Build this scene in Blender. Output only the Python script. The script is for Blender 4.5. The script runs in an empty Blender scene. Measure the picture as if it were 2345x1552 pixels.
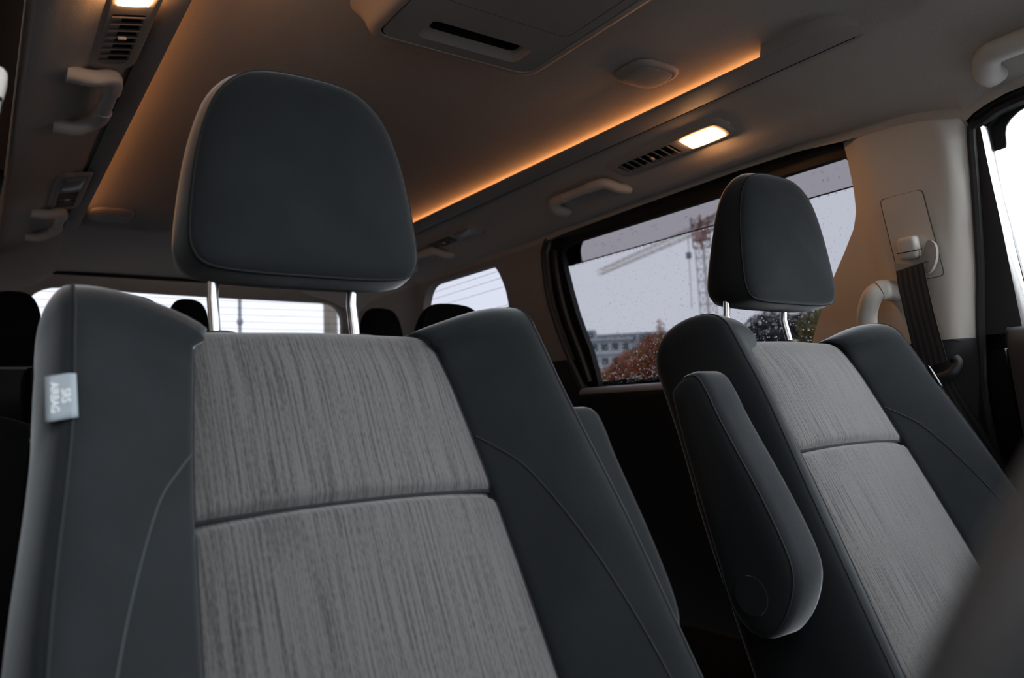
import bpy, bmesh, math, random
from mathutils import Vector, Matrix
from mathutils.geometry import delaunay_2d_cdt
random.seed(7)
scene = bpy.context.scene
COL = scene.collection

# ------------------------------------------------------------------ camera, world, exposure
# vehicle frame: X to the right of the picture, Y towards the rear of the car, Z up, floor at 0
cam_d = bpy.data.cameras.new('camera')
cam = bpy.data.objects.new('camera', cam_d)
COL.objects.link(cam)
RX = Vector((0.81962743, -0.57144348, -0.04078258))
UP = Vector((-0.01930365, -0.09869329, 0.99493065))
BK = Vector((-0.5725716, -0.81468521, -0.09192268))
cam.matrix_world = Matrix(((RX.x, UP.x, BK.x, 0.0), (RX.y, UP.y, BK.y, 0.0), (RX.z, UP.z, BK.z, 0.86), (0, 0, 0, 1)))
cam_d.sensor_width = 36.0
cam_d.lens = 1750.0 * 36.0 / 2345.0
cam_d.clip_start = 0.01
cam_d.clip_end = 1000
cam_d.dof.use_dof = True
cam_d.dof.focus_distance = 1.12
cam_d.dof.aperture_fstop = 5.6
scene.camera = cam

world = bpy.data.worlds.new('overcast sky')
scene.world = world
world.use_nodes = True
bg = world.node_tree.nodes['Background']
bg.inputs['Color'].default_value = (0.90, 0.93, 1.0, 1)
bg.inputs['Strength'].default_value = 12.0

scene.view_settings.view_transform = 'Standard'
scene.view_settings.look = 'None'
scene.view_settings.exposure = 0.2
scene.view_settings.gamma = 1.0
scene.view_settings.use_curve_mapping = False
scene.cycles.max_bounces = 10
scene.cycles.transparent_max_bounces = 16
scene.cycles.caustics_reflective = False
scene.cycles.caustics_refractive = False
scene.cycles.sample_clamp_indirect = 4.0

XC = 0.677            # centre line of the cabin


# ------------------------------------------------------------------ materials
MATS = {}


def mat(name, col, rough=0.6, metal=0.0, sheen=0.0, sheen_tint=(1, 1, 1), spec=0.5, var=0.0, vscale=40.0, bump=0.0, bscale=400.0, emit=None, estr=0.0, trans=0.0, ior=1.45):
    m = bpy.data.materials.new(name)
    m.use_nodes = True
    nt = m.node_tree
    b = nt.nodes['Principled BSDF']
    b.inputs['Base Color'].default_value = (*col, 1)
    b.inputs['Roughness'].default_value = rough
    b.inputs['Metallic'].default_value = metal
    b.inputs['Specular IOR Level'].default_value = spec
    b.inputs['Transmission Weight'].default_value = trans
    b.inputs['IOR'].default_value = ior
    if sheen:
        b.inputs['Sheen Weight'].default_value = sheen
        b.inputs['Sheen Roughness'].default_value = 0.32
        b.inputs['Sheen Tint'].default_value = (*sheen_tint, 1)
    if emit:
        b.inputs['Emission Color'].default_value = (*emit, 1)
        b.inputs['Emission Strength'].default_value = estr
    tc = nt.nodes.new('ShaderNodeTexCoord')
    if var:
        n = nt.nodes.new('ShaderNodeTexNoise')
        n.inputs['Scale'].default_value = vscale
        n.inputs['Detail'].default_value = 4
        nt.links.new(tc.outputs['Object'], n.inputs['Vector'])
        r = nt.nodes.new('ShaderNodeValToRGB')
        r.color_ramp.elements[0].position = 0.3
        r.color_ramp.elements[1].position = 0.7
        r.color_ramp.elements[0].color = (*[c * (1 - var) for c in col], 1)
        r.color_ramp.elements[1].color = (*[min(1, c * (1 + var)) for c in col], 1)
        nt.links.new(n.outputs['Fac'], r.inputs['Fac'])
        nt.links.new(r.outputs['Color'], b.inputs['Base Color'])
    if bump:
        n2 = nt.nodes.new('ShaderNodeTexNoise')
        n2.inputs['Scale'].default_value = bscale
        n2.inputs['Detail'].default_value = 3
        nt.links.new(tc.outputs['Object'], n2.inputs['Vector'])
        bp = nt.nodes.new('ShaderNodeBump')
        bp.inputs['Strength'].default_value = bump
        bp.inputs['Distance'].default_value = 0.001
        nt.links.new(n2.outputs['Fac'], bp.inputs['Height'])
        nt.links.new(bp.outputs['Normal'], b.inputs['Normal'])
    MATS[name] = m
    return m


def striped_fabric(name):
    m = bpy.data.materials.new(name)
    m.use_nodes = True
    nt = m.node_tree
    b = nt.nodes['Principled BSDF']
    b.inputs['Roughness'].default_value = 0.85
    b.inputs['Sheen Weight'].default_value = 0.36
    b.inputs['Sheen Roughness'].default_value = 0.5
    uv = nt.nodes.new('ShaderNodeUVMap')

    def noise(sx, sy, det):
        mp = nt.nodes.new('ShaderNodeMapping')
        mp.inputs['Scale'].default_value = (sx, sy, 1)
        nt.links.new(uv.outputs['UV'], mp.inputs['Vector'])
        n = nt.nodes.new('ShaderNodeTexNoise')
        n.inputs['Scale'].default_value = 1.0
        n.inputs['Detail'].default_value = det
        nt.links.new(mp.outputs['Vector'], n.inputs['Vector'])
        return n
    n1 = noise(420, 9, 1)
    n2 = noise(800, 160, 1)
    n3 = noise(1100, 1100, 1)
    mx = nt.nodes.new('ShaderNodeMath')
    mx.operation = 'MULTIPLY_ADD'
    mx.inputs[1].default_value = 0.6
    nt.links.new(n2.outputs['Fac'], mx.inputs[0])
    nt.links.new(n1.outputs['Fac'], mx.inputs[2])
    mx2 = nt.nodes.new('ShaderNodeMath')
    mx2.operation = 'MULTIPLY_ADD'
    mx2.inputs[1].default_value = 0.25
    nt.links.new(n3.outputs['Fac'], mx2.inputs[0])
    nt.links.new(mx.outputs[0], mx2.inputs[2])
    r = nt.nodes.new('ShaderNodeValToRGB')
    r.color_ramp.elements[0].position = 0.64
    r.color_ramp.elements[0].color = (0.020, 0.0192, 0.0186, 1)
    r.color_ramp.elements[1].position = 1.22
    r.color_ramp.elements[1].color = (0.090, 0.087, 0.084, 1)
    nt.links.new(mx2.outputs[0], r.inputs['Fac'])
    nt.links.new(r.outputs['Color'], b.inputs['Base Color'])
    bp = nt.nodes.new('ShaderNodeBump')
    bp.inputs['Strength'].default_value = 0.5
    bp.inputs['Distance'].default_value = 0.0015
    nt.links.new(mx.outputs[0], bp.inputs['Height'])
    nt.links.new(bp.outputs['Normal'], b.inputs['Normal'])
    MATS[name] = m
    return m


def webbing_mat(name):
    m = bpy.data.materials.new(name)
    m.use_nodes = True
    nt = m.node_tree
    b = nt.nodes['Principled BSDF']
    b.inputs['Roughness'].default_value = 0.6
    uv = nt.nodes.new('ShaderNodeUVMap')
    w = nt.nodes.new('ShaderNodeTexWave')
    w.bands_direction = 'X'
    w.inputs['Scale'].default_value = 4.0
    w.inputs['Distortion'].default_value = 0.2
    nt.links.new(uv.outputs['UV'], w.inputs['Vector'])
    r = nt.nodes.new('ShaderNodeValToRGB')
    r.color_ramp.elements[0].color = (0.014, 0.0135, 0.0135, 1)
    r.color_ramp.elements[1].color = (0.050, 0.048, 0.048, 1)
    nt.links.new(w.outputs['Fac'], r.inputs['Fac'])
    nt.links.new(r.outputs['Color'], b.inputs['Base Color'])
    MATS[name] = m
    return m


def glass(name, tint, gloss=0.05):
    m = bpy.data.materials.new(name)
    m.use_nodes = True
    nt = m.node_tree
    nt.nodes.clear()
    out = nt.nodes.new('ShaderNodeOutputMaterial')
    tr = nt.nodes.new('ShaderNodeBsdfTransparent')
    tr.inputs['Color'].default_value = (*tint, 1)
    gl = nt.nodes.new('ShaderNodeBsdfGlossy')
    gl.inputs['Roughness'].default_value = 0.02
    gl.inputs['Color'].default_value = (0.9, 0.9, 0.9, 1)
    lw = nt.nodes.new('ShaderNodeLayerWeight')
    lw.inputs['Blend'].default_value = 0.5
    pw = nt.nodes.new('ShaderNodeMath')
    pw.operation = 'POWER'
    pw.inputs[1].default_value = 5.0
    nt.links.new(lw.outputs['Facing'], pw.inputs[0])
    fr = nt.nodes.new('ShaderNodeMath')
    fr.operation = 'MULTIPLY_ADD'
    fr.inputs[1].default_value = 0.9
    fr.inputs[2].default_value = 0.03
    nt.links.new(pw.outputs[0], fr.inputs[0])
    mx = nt.nodes.new('ShaderNodeMixShader')
    nt.links.new(fr.outputs[0], mx.inputs['Fac'])
    nt.links.new(tr.outputs[0], mx.inputs[1])
    nt.links.new(gl.outputs[0], mx.inputs[2])
    nt.links.new(mx.outputs[0], out.inputs['Surface'])
    MATS[name] = m
    return m


def leaf_mat(name, c1, c2, c3):
    m = bpy.data.materials.new(name)
    m.use_nodes = True
    nt = m.node_tree
    b = nt.nodes['Principled BSDF']
    b.inputs['Roughness'].default_value = 0.7
    tc = nt.nodes.new('ShaderNodeTexCoord')
    n = nt.nodes.new('ShaderNodeTexNoise')
    n.inputs['Scale'].default_value = 1.6
    n.inputs['Detail'].default_value = 6
    nt.links.new(tc.outputs['Object'], n.inputs['Vector'])
    r = nt.nodes.new('ShaderNodeValToRGB')
    e = r.color_ramp.elements
    e[0].position, e[0].color = 0.35, (*c1, 1)
    e[1].position, e[1].color = 0.65, (*c3, 1)
    x = e.new(0.5)
    x.color = (*c2, 1)
    nt.links.new(n.outputs['Fac'], r.inputs['Fac'])
    nt.links.new(r.outputs['Color'], b.inputs['Base Color'])
    MATS[name] = m
    return m


BEIGE = (0.42, 0.385, 0.35)
mat('headliner', (0.54, 0.50, 0.455), rough=0.95, var=0.05, vscale=300, bump=0.25, bscale=900)
mat('beige_plastic', (0.68, 0.64, 0.58), rough=0.55, bump=0.08, bscale=1500)
mat('grey_plastic', (0.40, 0.37, 0.34), rough=0.55, bump=0.1, bscale=1200)
mat('dark_plastic', (0.014, 0.014, 0.015), rough=0.5, bump=0.1, bscale=1200)
mat('door_dark', (0.035, 0.035, 0.038), rough=0.6, bump=0.12, bscale=900)
mat('gap_brown', (0.12, 0.10, 0.085), rough=0.8)
mat('ledge_highlight', (0.28, 0.28, 0.31), rough=0.45, bump=0.1, bscale=900)  # paler than the door card: sky highlight on the ledge put into the colour
mat('black', (0.006, 0.006, 0.007), rough=0.55)
mat('rubber', (0.042, 0.042, 0.043), rough=0.6)
mat('suede', (0.0145, 0.0170, 0.0188), rough=0.95, sheen=0.65, sheen_tint=(0.90, 0.94, 0.96), spec=0.15, var=0.14, vscale=14, bump=0.25, bscale=700)
mat('rear_suede', (0.006, 0.007, 0.008), rough=0.95, sheen=0.06, spec=0.1)
mat('seam', (0.012, 0.014, 0.016), rough=0.9)
mat('seam_pale', (0.034, 0.040, 0.044), rough=0.9)
mat('chrome', (0.82, 0.83, 0.85), rough=0.12, metal=1.0)
mat('steel', (0.75, 0.74, 0.72), rough=0.22, metal=1.0)
mat('tag', (0.28, 0.32, 0.35), rough=0.8)
mat('tag_text', (0.75, 0.78, 0.78), rough=0.8)
mat('lamp_lens', (0.9, 0.85, 0.8), rough=0.4, emit=(1.0, 0.46, 0.17), estr=45.0)
mat('led', (0.9, 0.7, 0.5), rough=0.4, emit=(1.0, 0.42, 0.15), estr=8.0)
mat('lens_off', (0.33, 0.36, 0.40), rough=0.25)
mat('carpet', (0.02, 0.019, 0.019), rough=1.0)
mat('bounce_pavement', (0.50, 0.49, 0.47), rough=0.8, var=0.1, vscale=2)
mat('asphalt', (0.055, 0.055, 0.058), rough=0.6, var=0.2, vscale=1.5)
mat('light_block_dark', (0.13, 0.12, 0.11), rough=0.9, var=0.15, vscale=2)
mat('concrete', (0.33, 0.29, 0.25), rough=0.9, var=0.2, vscale=3)
mat('crane_white', (0.78, 0.76, 0.75), rough=0.6)
mat('crane_red_hazed', (0.50, 0.30, 0.27), rough=0.6)  # red lightened and dulled, distance haze put into the colour
mat('crane_yellow_hazed', (0.72, 0.64, 0.52), rough=0.6)  # jib colour faded towards the sky, haze painted in
mat('wall_pale', (0.62, 0.66, 0.70), rough=0.8, var=0.08, vscale=0.4)
mat('wall_grey', (0.36, 0.41, 0.46), rough=0.8, var=0.1, vscale=0.4)
mat('far_window', (0.10, 0.13, 0.16), rough=0.25)
mat('post_grey', (0.30, 0.32, 0.36), rough=0.6)
mat('bark', (0.06, 0.045, 0.035), rough=0.9)
mat('water', (1, 1, 1), rough=0.0, trans=1.0, ior=1.33)
mat('wheel_leather', (0.030, 0.030, 0.031), rough=0.5, bump=0.1, bscale=600)
leaf_mat('leaf_red', (0.26, 0.065, 0.03), (0.46, 0.15, 0.06), (0.36, 0.21, 0.09))
leaf_mat('leaf_dark', (0.045, 0.042, 0.055), (0.07, 0.065, 0.08), (0.10, 0.09, 0.10))
leaf_mat('leaf_yellow', (0.10, 0.11, 0.04), (0.22, 0.17, 0.05), (0.14, 0.14, 0.05))
striped_fabric('striped')
webbing_mat('webbing')
glass('privacy_glass', (0.0405, 0.041, 0.0442))
glass('quarter_glass', (0.060, 0.061, 0.067))
glass('rear_glass', (0.086, 0.087, 0.090))
glass('clear_glass', (0.90, 0.92, 0.91))
glass('windscreen_glass', (0.33, 0.335, 0.33))
glass('visor_tint', (0.57, 0.53, 0.53))


# ------------------------------------------------------------------ helpers
def link(o):
    COL.objects.link(o)
    return o


def tag(o, label=None, cat=None, group=None, kind=None):
    if label:
        o['label'] = label
    if cat:
        o['category'] = cat
    if group:
        o['group'] = group
    if kind:
        o['kind'] = kind
    return o


def empty(name, loc, label=None, cat=None, group=None, kind=None):
    o = bpy.data.objects.new(name, None)
    o.empty_display_size = 0.05
    o.location = loc
    link(o)
    return tag(o, label, cat, group, kind)


def world_loc(o):
    v = Vector(o.location)
    while o.parent:
        o = o.parent
        v = v + Vector(o.location)
    return v


def mk(name, verts, faces, m, parent=None, uv=None, sharp=40, origin=None):
    """mesh object from world coordinates, parts stored relative to their parent"""
    off = world_loc(parent) if parent else (Vector(origin) if origin is not None else Vector((0, 0, 0)))
    me = bpy.data.meshes.new(name)
    me.from_pydata([Vector(v) - off for v in verts], [], faces)
    me.materials.append(MATS[m] if isinstance(m, str) else m)
    if uv is not None:
        l = me.uv_layers.new(name='UVMap')
        for lp in me.loops:
            l.data[lp.index].uv = uv[lp.vertex_index]
    bm = bmesh.new()
    bm.from_mesh(me)
    bmesh.ops.recalc_face_normals(bm, faces=bm.faces)
    bm.to_mesh(me)
    bm.free()
    if sharp is not None:
        me.shade_smooth()
        me.set_sharp_from_angle(angle=math.radians(sharp))
    o = bpy.data.objects.new(name, me)
    link(o)
    if parent:
        o.parent = parent
    elif origin is not None:
        o.location = origin
    return o


def join(*vfs):
    V, F = [], []
    for v, f in vfs:
        n = len(V)
        V += list(v)
        F += [[i + n for i in x] for x in f]
    return V, F


def frames(path, ref=None):
    P = [Vector(p) for p in path]
    n = len(P)
    T = []
    for i in range(n):
        t = (P[min(i + 1, n - 1)] - P[max(i - 1, 0)])
        T.append(t.normalized())
    r = Vector(ref) if ref is not None else (Vector((0, 0, 1)) if abs(T[0].z) < 0.9 else Vector((1, 0, 0)))
    out = []
    for i in range(n):
        r = (r - T[i] * r.dot(T[i]))
        if r.length < 1e-6:
            r = Vector((1, 0, 0)) - T[i] * T[i].x
        r.normalize()
        out.append((P[i], T[i], r.copy(), T[i].cross(r)))
    return out


def tube(path, rad, seg=10, rad2=None, ref=None, caps=True, power=2.0):
    """sweep; rad (along ref) and rad2 (across) may be numbers or lists"""
    fr = frames(path, ref)
    V, F = [], []
    n = len(fr)
    for i, (p, t, a, b) in enumerate(fr):
        r1 = rad[i] if isinstance(rad, (list, tuple)) else rad
        r2 = r1 if rad2 is None else (rad2[i] if isinstance(rad2, (list, tuple)) else rad2)
        for k in range(seg):
            th = 2 * math.pi * k / seg
            c, s = math.cos(th), math.sin(th)
            if power != 2.0:
                c = math.copysign(abs(c) ** (2 / power), c)
                s = math.copysign(abs(s) ** (2 / power), s)
            V.append(p + a * (r1 * c) + b * (r2 * s))
    for i in range(n - 1):
        for k in range(seg):
            k2 = (k + 1) % seg
            F.append([i * seg + k, i * seg + k2, (i + 1) * seg + k2, (i + 1) * seg + k])
    if caps:
        F.append(list(range(seg))[::-1])
        F.append([(n - 1) * seg + k for k in range(seg)])
    return V, F


def spline(pts, n=8):
    """Catmull-Rom through points"""
    P = [Vector(p) for p in pts]
    out = []
    for i in range(len(P) - 1):
        p0 = P[i - 1] if i > 0 else P[0] * 2 - P[1]
        p1, p2 = P[i], P[i + 1]
        p3 = P[i + 2] if i + 2 < len(P) else P[-1] * 2 - P[-2]
        for k in range(n):
            t = k / n
            out.append(0.5 * ((2 * p1) + (p2 - p0) * t + (2 * p0 - 5 * p1 + 4 * p2 - p3) * t * t + (3 * p1 - p0 - 3 * p2 + p3) * t ** 3))
    out.append(P[-1])
    return out


def smoothloop(pts, n=6):
    P = [Vector(p) for p in pts]
    m = len(P)
    out = []
    for i in range(m):
        p0, p1, p2, p3 = P[i - 1], P[i], P[(i + 1) % m], P[(i + 2) % m]
        for k in range(n):
            t = k / n
            out.append(0.5 * ((2 * p1) + (p2 - p0) * t + (2 * p0 - 5 * p1 + 4 * p2 - p3) * t * t + (3 * p1 - p0 - 3 * p2 + p3) * t ** 3))
    return out


def roundpoly(pts, r, n=5):
    """round the corners of a closed 2D polygon"""
    P = [Vector(p) for p in pts]
    m = len(P)
    out = []
    for i in range(m):
        a, b, c = P[i - 1], P[i], P[(i + 1) % m]
        rr = r[i] if isinstance(r, (list, tuple)) else r
        d1, d2 = (a - b), (c - b)
        q = min(rr, d1.length * 0.45, d2.length * 0.45)
        if q < 1e-6:
            out.append(b)
            continue
        s, e = b + d1.normalized() * q, b + d2.normalized() * q
        for k in range(n + 1):
            t = k / n
            out.append(s * (1 - t) ** 2 + b * (2 * t * (1 - t)) + e * t * t)
    return out


def loft(loops, cap0=True, cap1=True, closed=True):
    V, F = [], []
    n = len(loops[0])
    for l in loops:
        V += [Vector(p) for p in l]
    for i in range(len(loops) - 1):
        for k in range(n if closed else n - 1):
            k2 = (k + 1) % n
            F.append([i * n + k, i * n + k2, (i + 1) * n + k2, (i + 1) * n + k])
    if cap0:
        F.append(list(range(n))[::-1])
    if cap1:
        F.append([(len(loops) - 1) * n + k for k in range(n)])
    return V, F


def box(x0, x1, y0, y1, z0, z1):
    V = [(x0, y0, z0), (x1, y0, z0), (x1, y1, z0), (x0, y1, z0), (x0, y0, z1), (x1, y0, z1), (x1, y1, z1), (x0, y1, z1)]
    F = [[0, 3, 2, 1], [4, 5, 6, 7], [0, 1, 5, 4], [1, 2, 6, 5], [2, 3, 7, 6], [3, 0, 4, 7]]
    return [Vector(v) for v in V], F


def rbox(c, s, r, M=None, seg=3):
    """rounded box as lists"""
    bm = bmesh.new()
    bmesh.ops.create_cube(bm, size=1.0)
    for v in bm.verts:
        v.co = Vector((v.co.x * s[0], v.co.y * s[1], v.co.z * s[2]))
    bmesh.ops.bevel(bm, geom=list(bm.edges), offset=r, segments=seg, profile=0.5, affect='EDGES')
    bm.verts.ensure_lookup_table()
    V = [(M @ v.co if M else v.co.copy()) + Vector(c) for v in bm.verts]
    F = [[v.index for v in f.verts] for f in bm.faces]
    bm.free()
    return V, F


def inside(p, poly):
    x, y = p
    r = False
    n = len(poly)
    j = n - 1
    for i in range(n):
        xi, yi = poly[i][0], poly[i][1]
        xj, yj = poly[j][0], poly[j][1]
        if (yi > y) != (yj > y) and x < (xj - xi) * (y - yi) / (yj - yi) + xi:
            r = not r
        j = i
    return r


def dense(loop, step):
    out = []
    m = len(loop)
    for i in range(m):
        a, b = Vector(loop[i]).to_2d(), Vector(loop[(i + 1) % m]).to_2d()
        k = max(1, int((b - a).length / step))
        for j in range(k):
            out.append(a.lerp(b, j / k))
    return out


def panel(outer, holes, fn, step=0.03, flange_outer=None, flange_holes=None):
    """sheet with holes over a 2D domain, mapped into space by fn(p, q); flanges are world offsets of the borders"""
    loops = [dense(outer, step)] + [dense(h, step) for h in holes]
    pts, edges = [], []
    for l in loops:
        b = len(pts)
        pts += l
        edges += [(b + i, b + (i + 1) % len(l)) for i in range(len(l))]
    xs = [p[0] for p in loops[0]]
    ys = [p[1] for p in loops[0]]
    allb = pts[:]
    x = min(xs) + step * 0.5
    while x < max(xs):
        y = min(ys) + step * 0.5
        while y < max(ys):
            if inside((x, y), loops[0]) and not any(inside((x, y), h) for h in loops[1:]):
                if all((q[0] - x) ** 2 + (q[1] - y) ** 2 > (0.5 * step) ** 2 for q in allb):
                    pts.append(Vector((x, y)))
            y += step
        x += step
    res = delaunay_2d_cdt(pts, edges, [], 0, 1e-7)
    v2, tris = res[0], res[2]
    F = []
    for t in tris:
        cx = sum(v2[i][0] for i in t) / 3
        cy = sum(v2[i][1] for i in t) / 3
        if inside((cx, cy), loops[0]) and not any(inside((cx, cy), h) for h in loops[1:]):
            F.append(list(t))
    V = [Vector(fn(p[0], p[1])) for p in v2]

    def flange(l, off):
        b = len(V)
        n = len(l)
        for p in l:
            V.append(Vector(fn(p[0], p[1])))
        for p in l:
            V.append(Vector(fn(p[0], p[1])) + Vector(off))
        for i in range(n):
            j = (i + 1) % n
            F.append([b + i, b + j, b + n + j, b + n + i])
    if flange_outer:
        flange(loops[0], flange_outer)
    if flange_holes:
        for l in loops[1:]:
            flange(l, flange_holes)
    return V, F


def interp(x, tab):
    if x <= tab[0][0]:
        return tab[0][1]
    for (a, b), (c, d) in zip(tab, tab[1:]):
        if x <= c:
            t = (x - a) / (c - a)
            return b + (d - b) * t
    return tab[-1][1]


def sinterp(x, tab):
    """smooth (monotone-ish) interpolation"""
    if x <= tab[0][0]:
        return tab[0][1]
    for i in range(len(tab) - 1):
        a, b = tab[i]
        c, d = tab[i + 1]
        if x <= c:
            t = (x - a) / (c - a)
            m0 = ((d - tab[i - 1][1]) / (c - tab[i - 1][0])) if i > 0 else (d - b) / (c - a)
            m1 = ((tab[i + 2][1] - b) / (tab[i + 2][0] - a)) if i + 2 < len(tab) else (d - b) / (c - a)
            h = c - a
            return (2 * t ** 3 - 3 * t * t + 1) * b + (t ** 3 - 2 * t * t + t) * h * m0 + (-2 * t ** 3 + 3 * t * t) * d + (t ** 3 - t * t) * h * m1
    return tab[-1][1]


# ------------------------------------------------------------------ cabin shell
CEIL_R = [(0.67, 1.442), (0.94, 1.441), (1.06, 1.438), (1.095, 1.411), (1.18, 1.392), (1.215, 1.381), (1.245, 1.366), (1.29, 1.348)]
CEIL_L = [(0.67, 1.442), (0.36, 1.441), (0.215, 1.438), (0.183, 1.411), (0.155, 1.393), (0.125, 1.381), (0.095, 1.366), (0.05, 1.348)]
EDGE = [(0.2, 1.328), (0.46, 1.328), (0.50, 1.325), (0.53, 1.318), (0.55, 1.311), (0.562, 1.303), (0.575, 1.311), (0.603, 1.319), (0.64, 1.327), (0.676, 1.331), (0.78, 1.335), (0.86, 1.343), (1.0, 1.346), (1.3, 1.343), (1.6, 1.338), (1.75, 1.331), (3.1, 1.331)]


def Xw(z):
    return 1.32 + 0.20 * (1.341 - z)


def side(s):
    """map right-hand coordinates onto side s (+1 right, -1 left)"""
    def f(x, y, z):
        return Vector((x, y, z)) if s > 0 else Vector((2 * XC - x, y, z))
    return f


def struct(o):
    o['kind'] = 'structure'
    return o


# floor
struct(mk('floor', *box(-0.16, 1.44, -0.8, 3.12, -0.04, 0.0), 'carpet'))

# headliner
rows = [0.20, 0.22, 0.3, 0.46, 0.50, 0.53, 0.55, 0.562, 0.575, 0.603, 0.64, 0.676, 0.78, 0.82, 0.86, 1.0, 1.3, 1.6, 1.75, 2.0, 2.5, 2.8, 2.88, 2.95, 3.02]


def ceil_row(y):
    ze = interp(y, EDGE)
    R_ = CEIL_R + [(Xw(ze) - 0.006, ze + 0.014), (Xw(ze) - 0.0005, ze)]
    L_ = CEIL_L + [(2 * XC - Xw(ze) + 0.006, ze + 0.014), (2 * XC - Xw(ze) + 0.0005, ze)]
    out = []
    for tab in (L_[::-1], R_):
        for (a, b), (c, d) in zip(tab, tab[1:]):
            for k in range(4):
                out.append((a + (c - a) * k / 4, b + (d - b) * k / 4))
    out.append(R_[-1])
    # smooth the folds a little
    for _ in range(2):
        out = [out[0]] + [(p[0], 0.25 * o[1] + 0.5 * p[1] + 0.25 * q[1]) for o, p, q in zip(out, out[1:], out[2:])] + [out[-1]]
    return out


loops = []
for y in rows:
    dz = -0.03 if y == 0.20 else (-0.004 if y == 0.22 else 0)
    if y > 2.8:
        dz = -0.045 * ((y - 2.8) / 0.22) ** 2
    loops.append([(x, y, z + dz) for x, z in ceil_row(y)])
v1, f1 = loft(loops, False, False, closed=False)
v2, f2 = loft([[(-0.08, y, 1.475), (1.42, y, 1.475)] for y in (0.16, 3.10)], False, False, closed=False)
v3, f3 = loft([[(x, 0.20, z - 0.03) for x, z in ceil_row(0.2)], [(x, 0.14, 1.475) for x, z in ceil_row(0.2)]], False, False, closed=False)
struct(mk('ceiling', *join((v1, f1), (v2, f2), (v3, f3)), 'headliner', sharp=30))

# ---- outlines shared by both sides, (Y, Z)
SLIDE_HOLE = [(1.672, 1.257), (1.668, 1.19), (1.660, 1.122), (1.648, 1.07), (1.634, 1.02), (1.628, 0.96), (1.626, 0.912),
              (1.361, 0.914), (1.15, 0.916), (0.96, 0.918), (0.948, 0.95), (0.926, 0.998), (0.878, 1.077), (0.832, 1.138), (0.803, 1.18), (0.792, 1.21), (0.787, 1.25),
              (0.787, 1.305), (0.80, 1.317), (1.082, 1.317), (1.455, 1.317), (1.60, 1.317), (1.655, 1.312), (1.67, 1.30)]
C_FRONT = [(1.690, 1.341), (1.701, 1.338), (1.725, 1.31), (1.735, 1.27), (1.743, 1.21), (1.742, 1.156), (1.73, 1.09), (1.713, 1.026), (1.69, 0.96), (1.671, 0.911), (1.655, 0.80), (1.65, 0.0)]
QUARTER = roundpoly([(2.50, 0.94), (2.475, 1.24), (2.40, 1.318), (1.962, 1.316), (1.93, 1.235), (1.952, 0.94)], [0.03, 0.06, 0.06, 0.035, 0.05, 0.03])
B_FRONT = [(0.575, 1.300), (0.582, 1.220), (0.600, 1.075), (0.620, 0.952)]


def wall_fn(off, S):
    def f(y, z):
        return S(Xw(z) + off, y, z)
    return f


def pillar_x(y, z):
    x = Xw(z)
    fy = interp(z, [(0, 0.67), (0.952, 0.620), (1.075, 0.600), (1.22, 0.582), (1.30, 0.575)])
    t = (fy + 0.042 - y) / 0.042
    if t > 0:
        x += 0.034 * t * t
    ry = interp(z, [(0.9, 0.70), (1.067, 0.721), (1.28, 0.738)])
    t = (y - ry) / 0.062
    if t > 0:
        x += 0.0275 * (t * t * (3 - 2 * t) if t < 1 else 1)
    # soft valley down the pillar ahead of the belt panel
    if z > 1.0:
        x += 0.004 * math.exp(-((y - 0.63) / 0.012) ** 2) * min(1, (z - 1.0) / 0.1) * (1 if z < 1.3 else 0.4)
    return x


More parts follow.
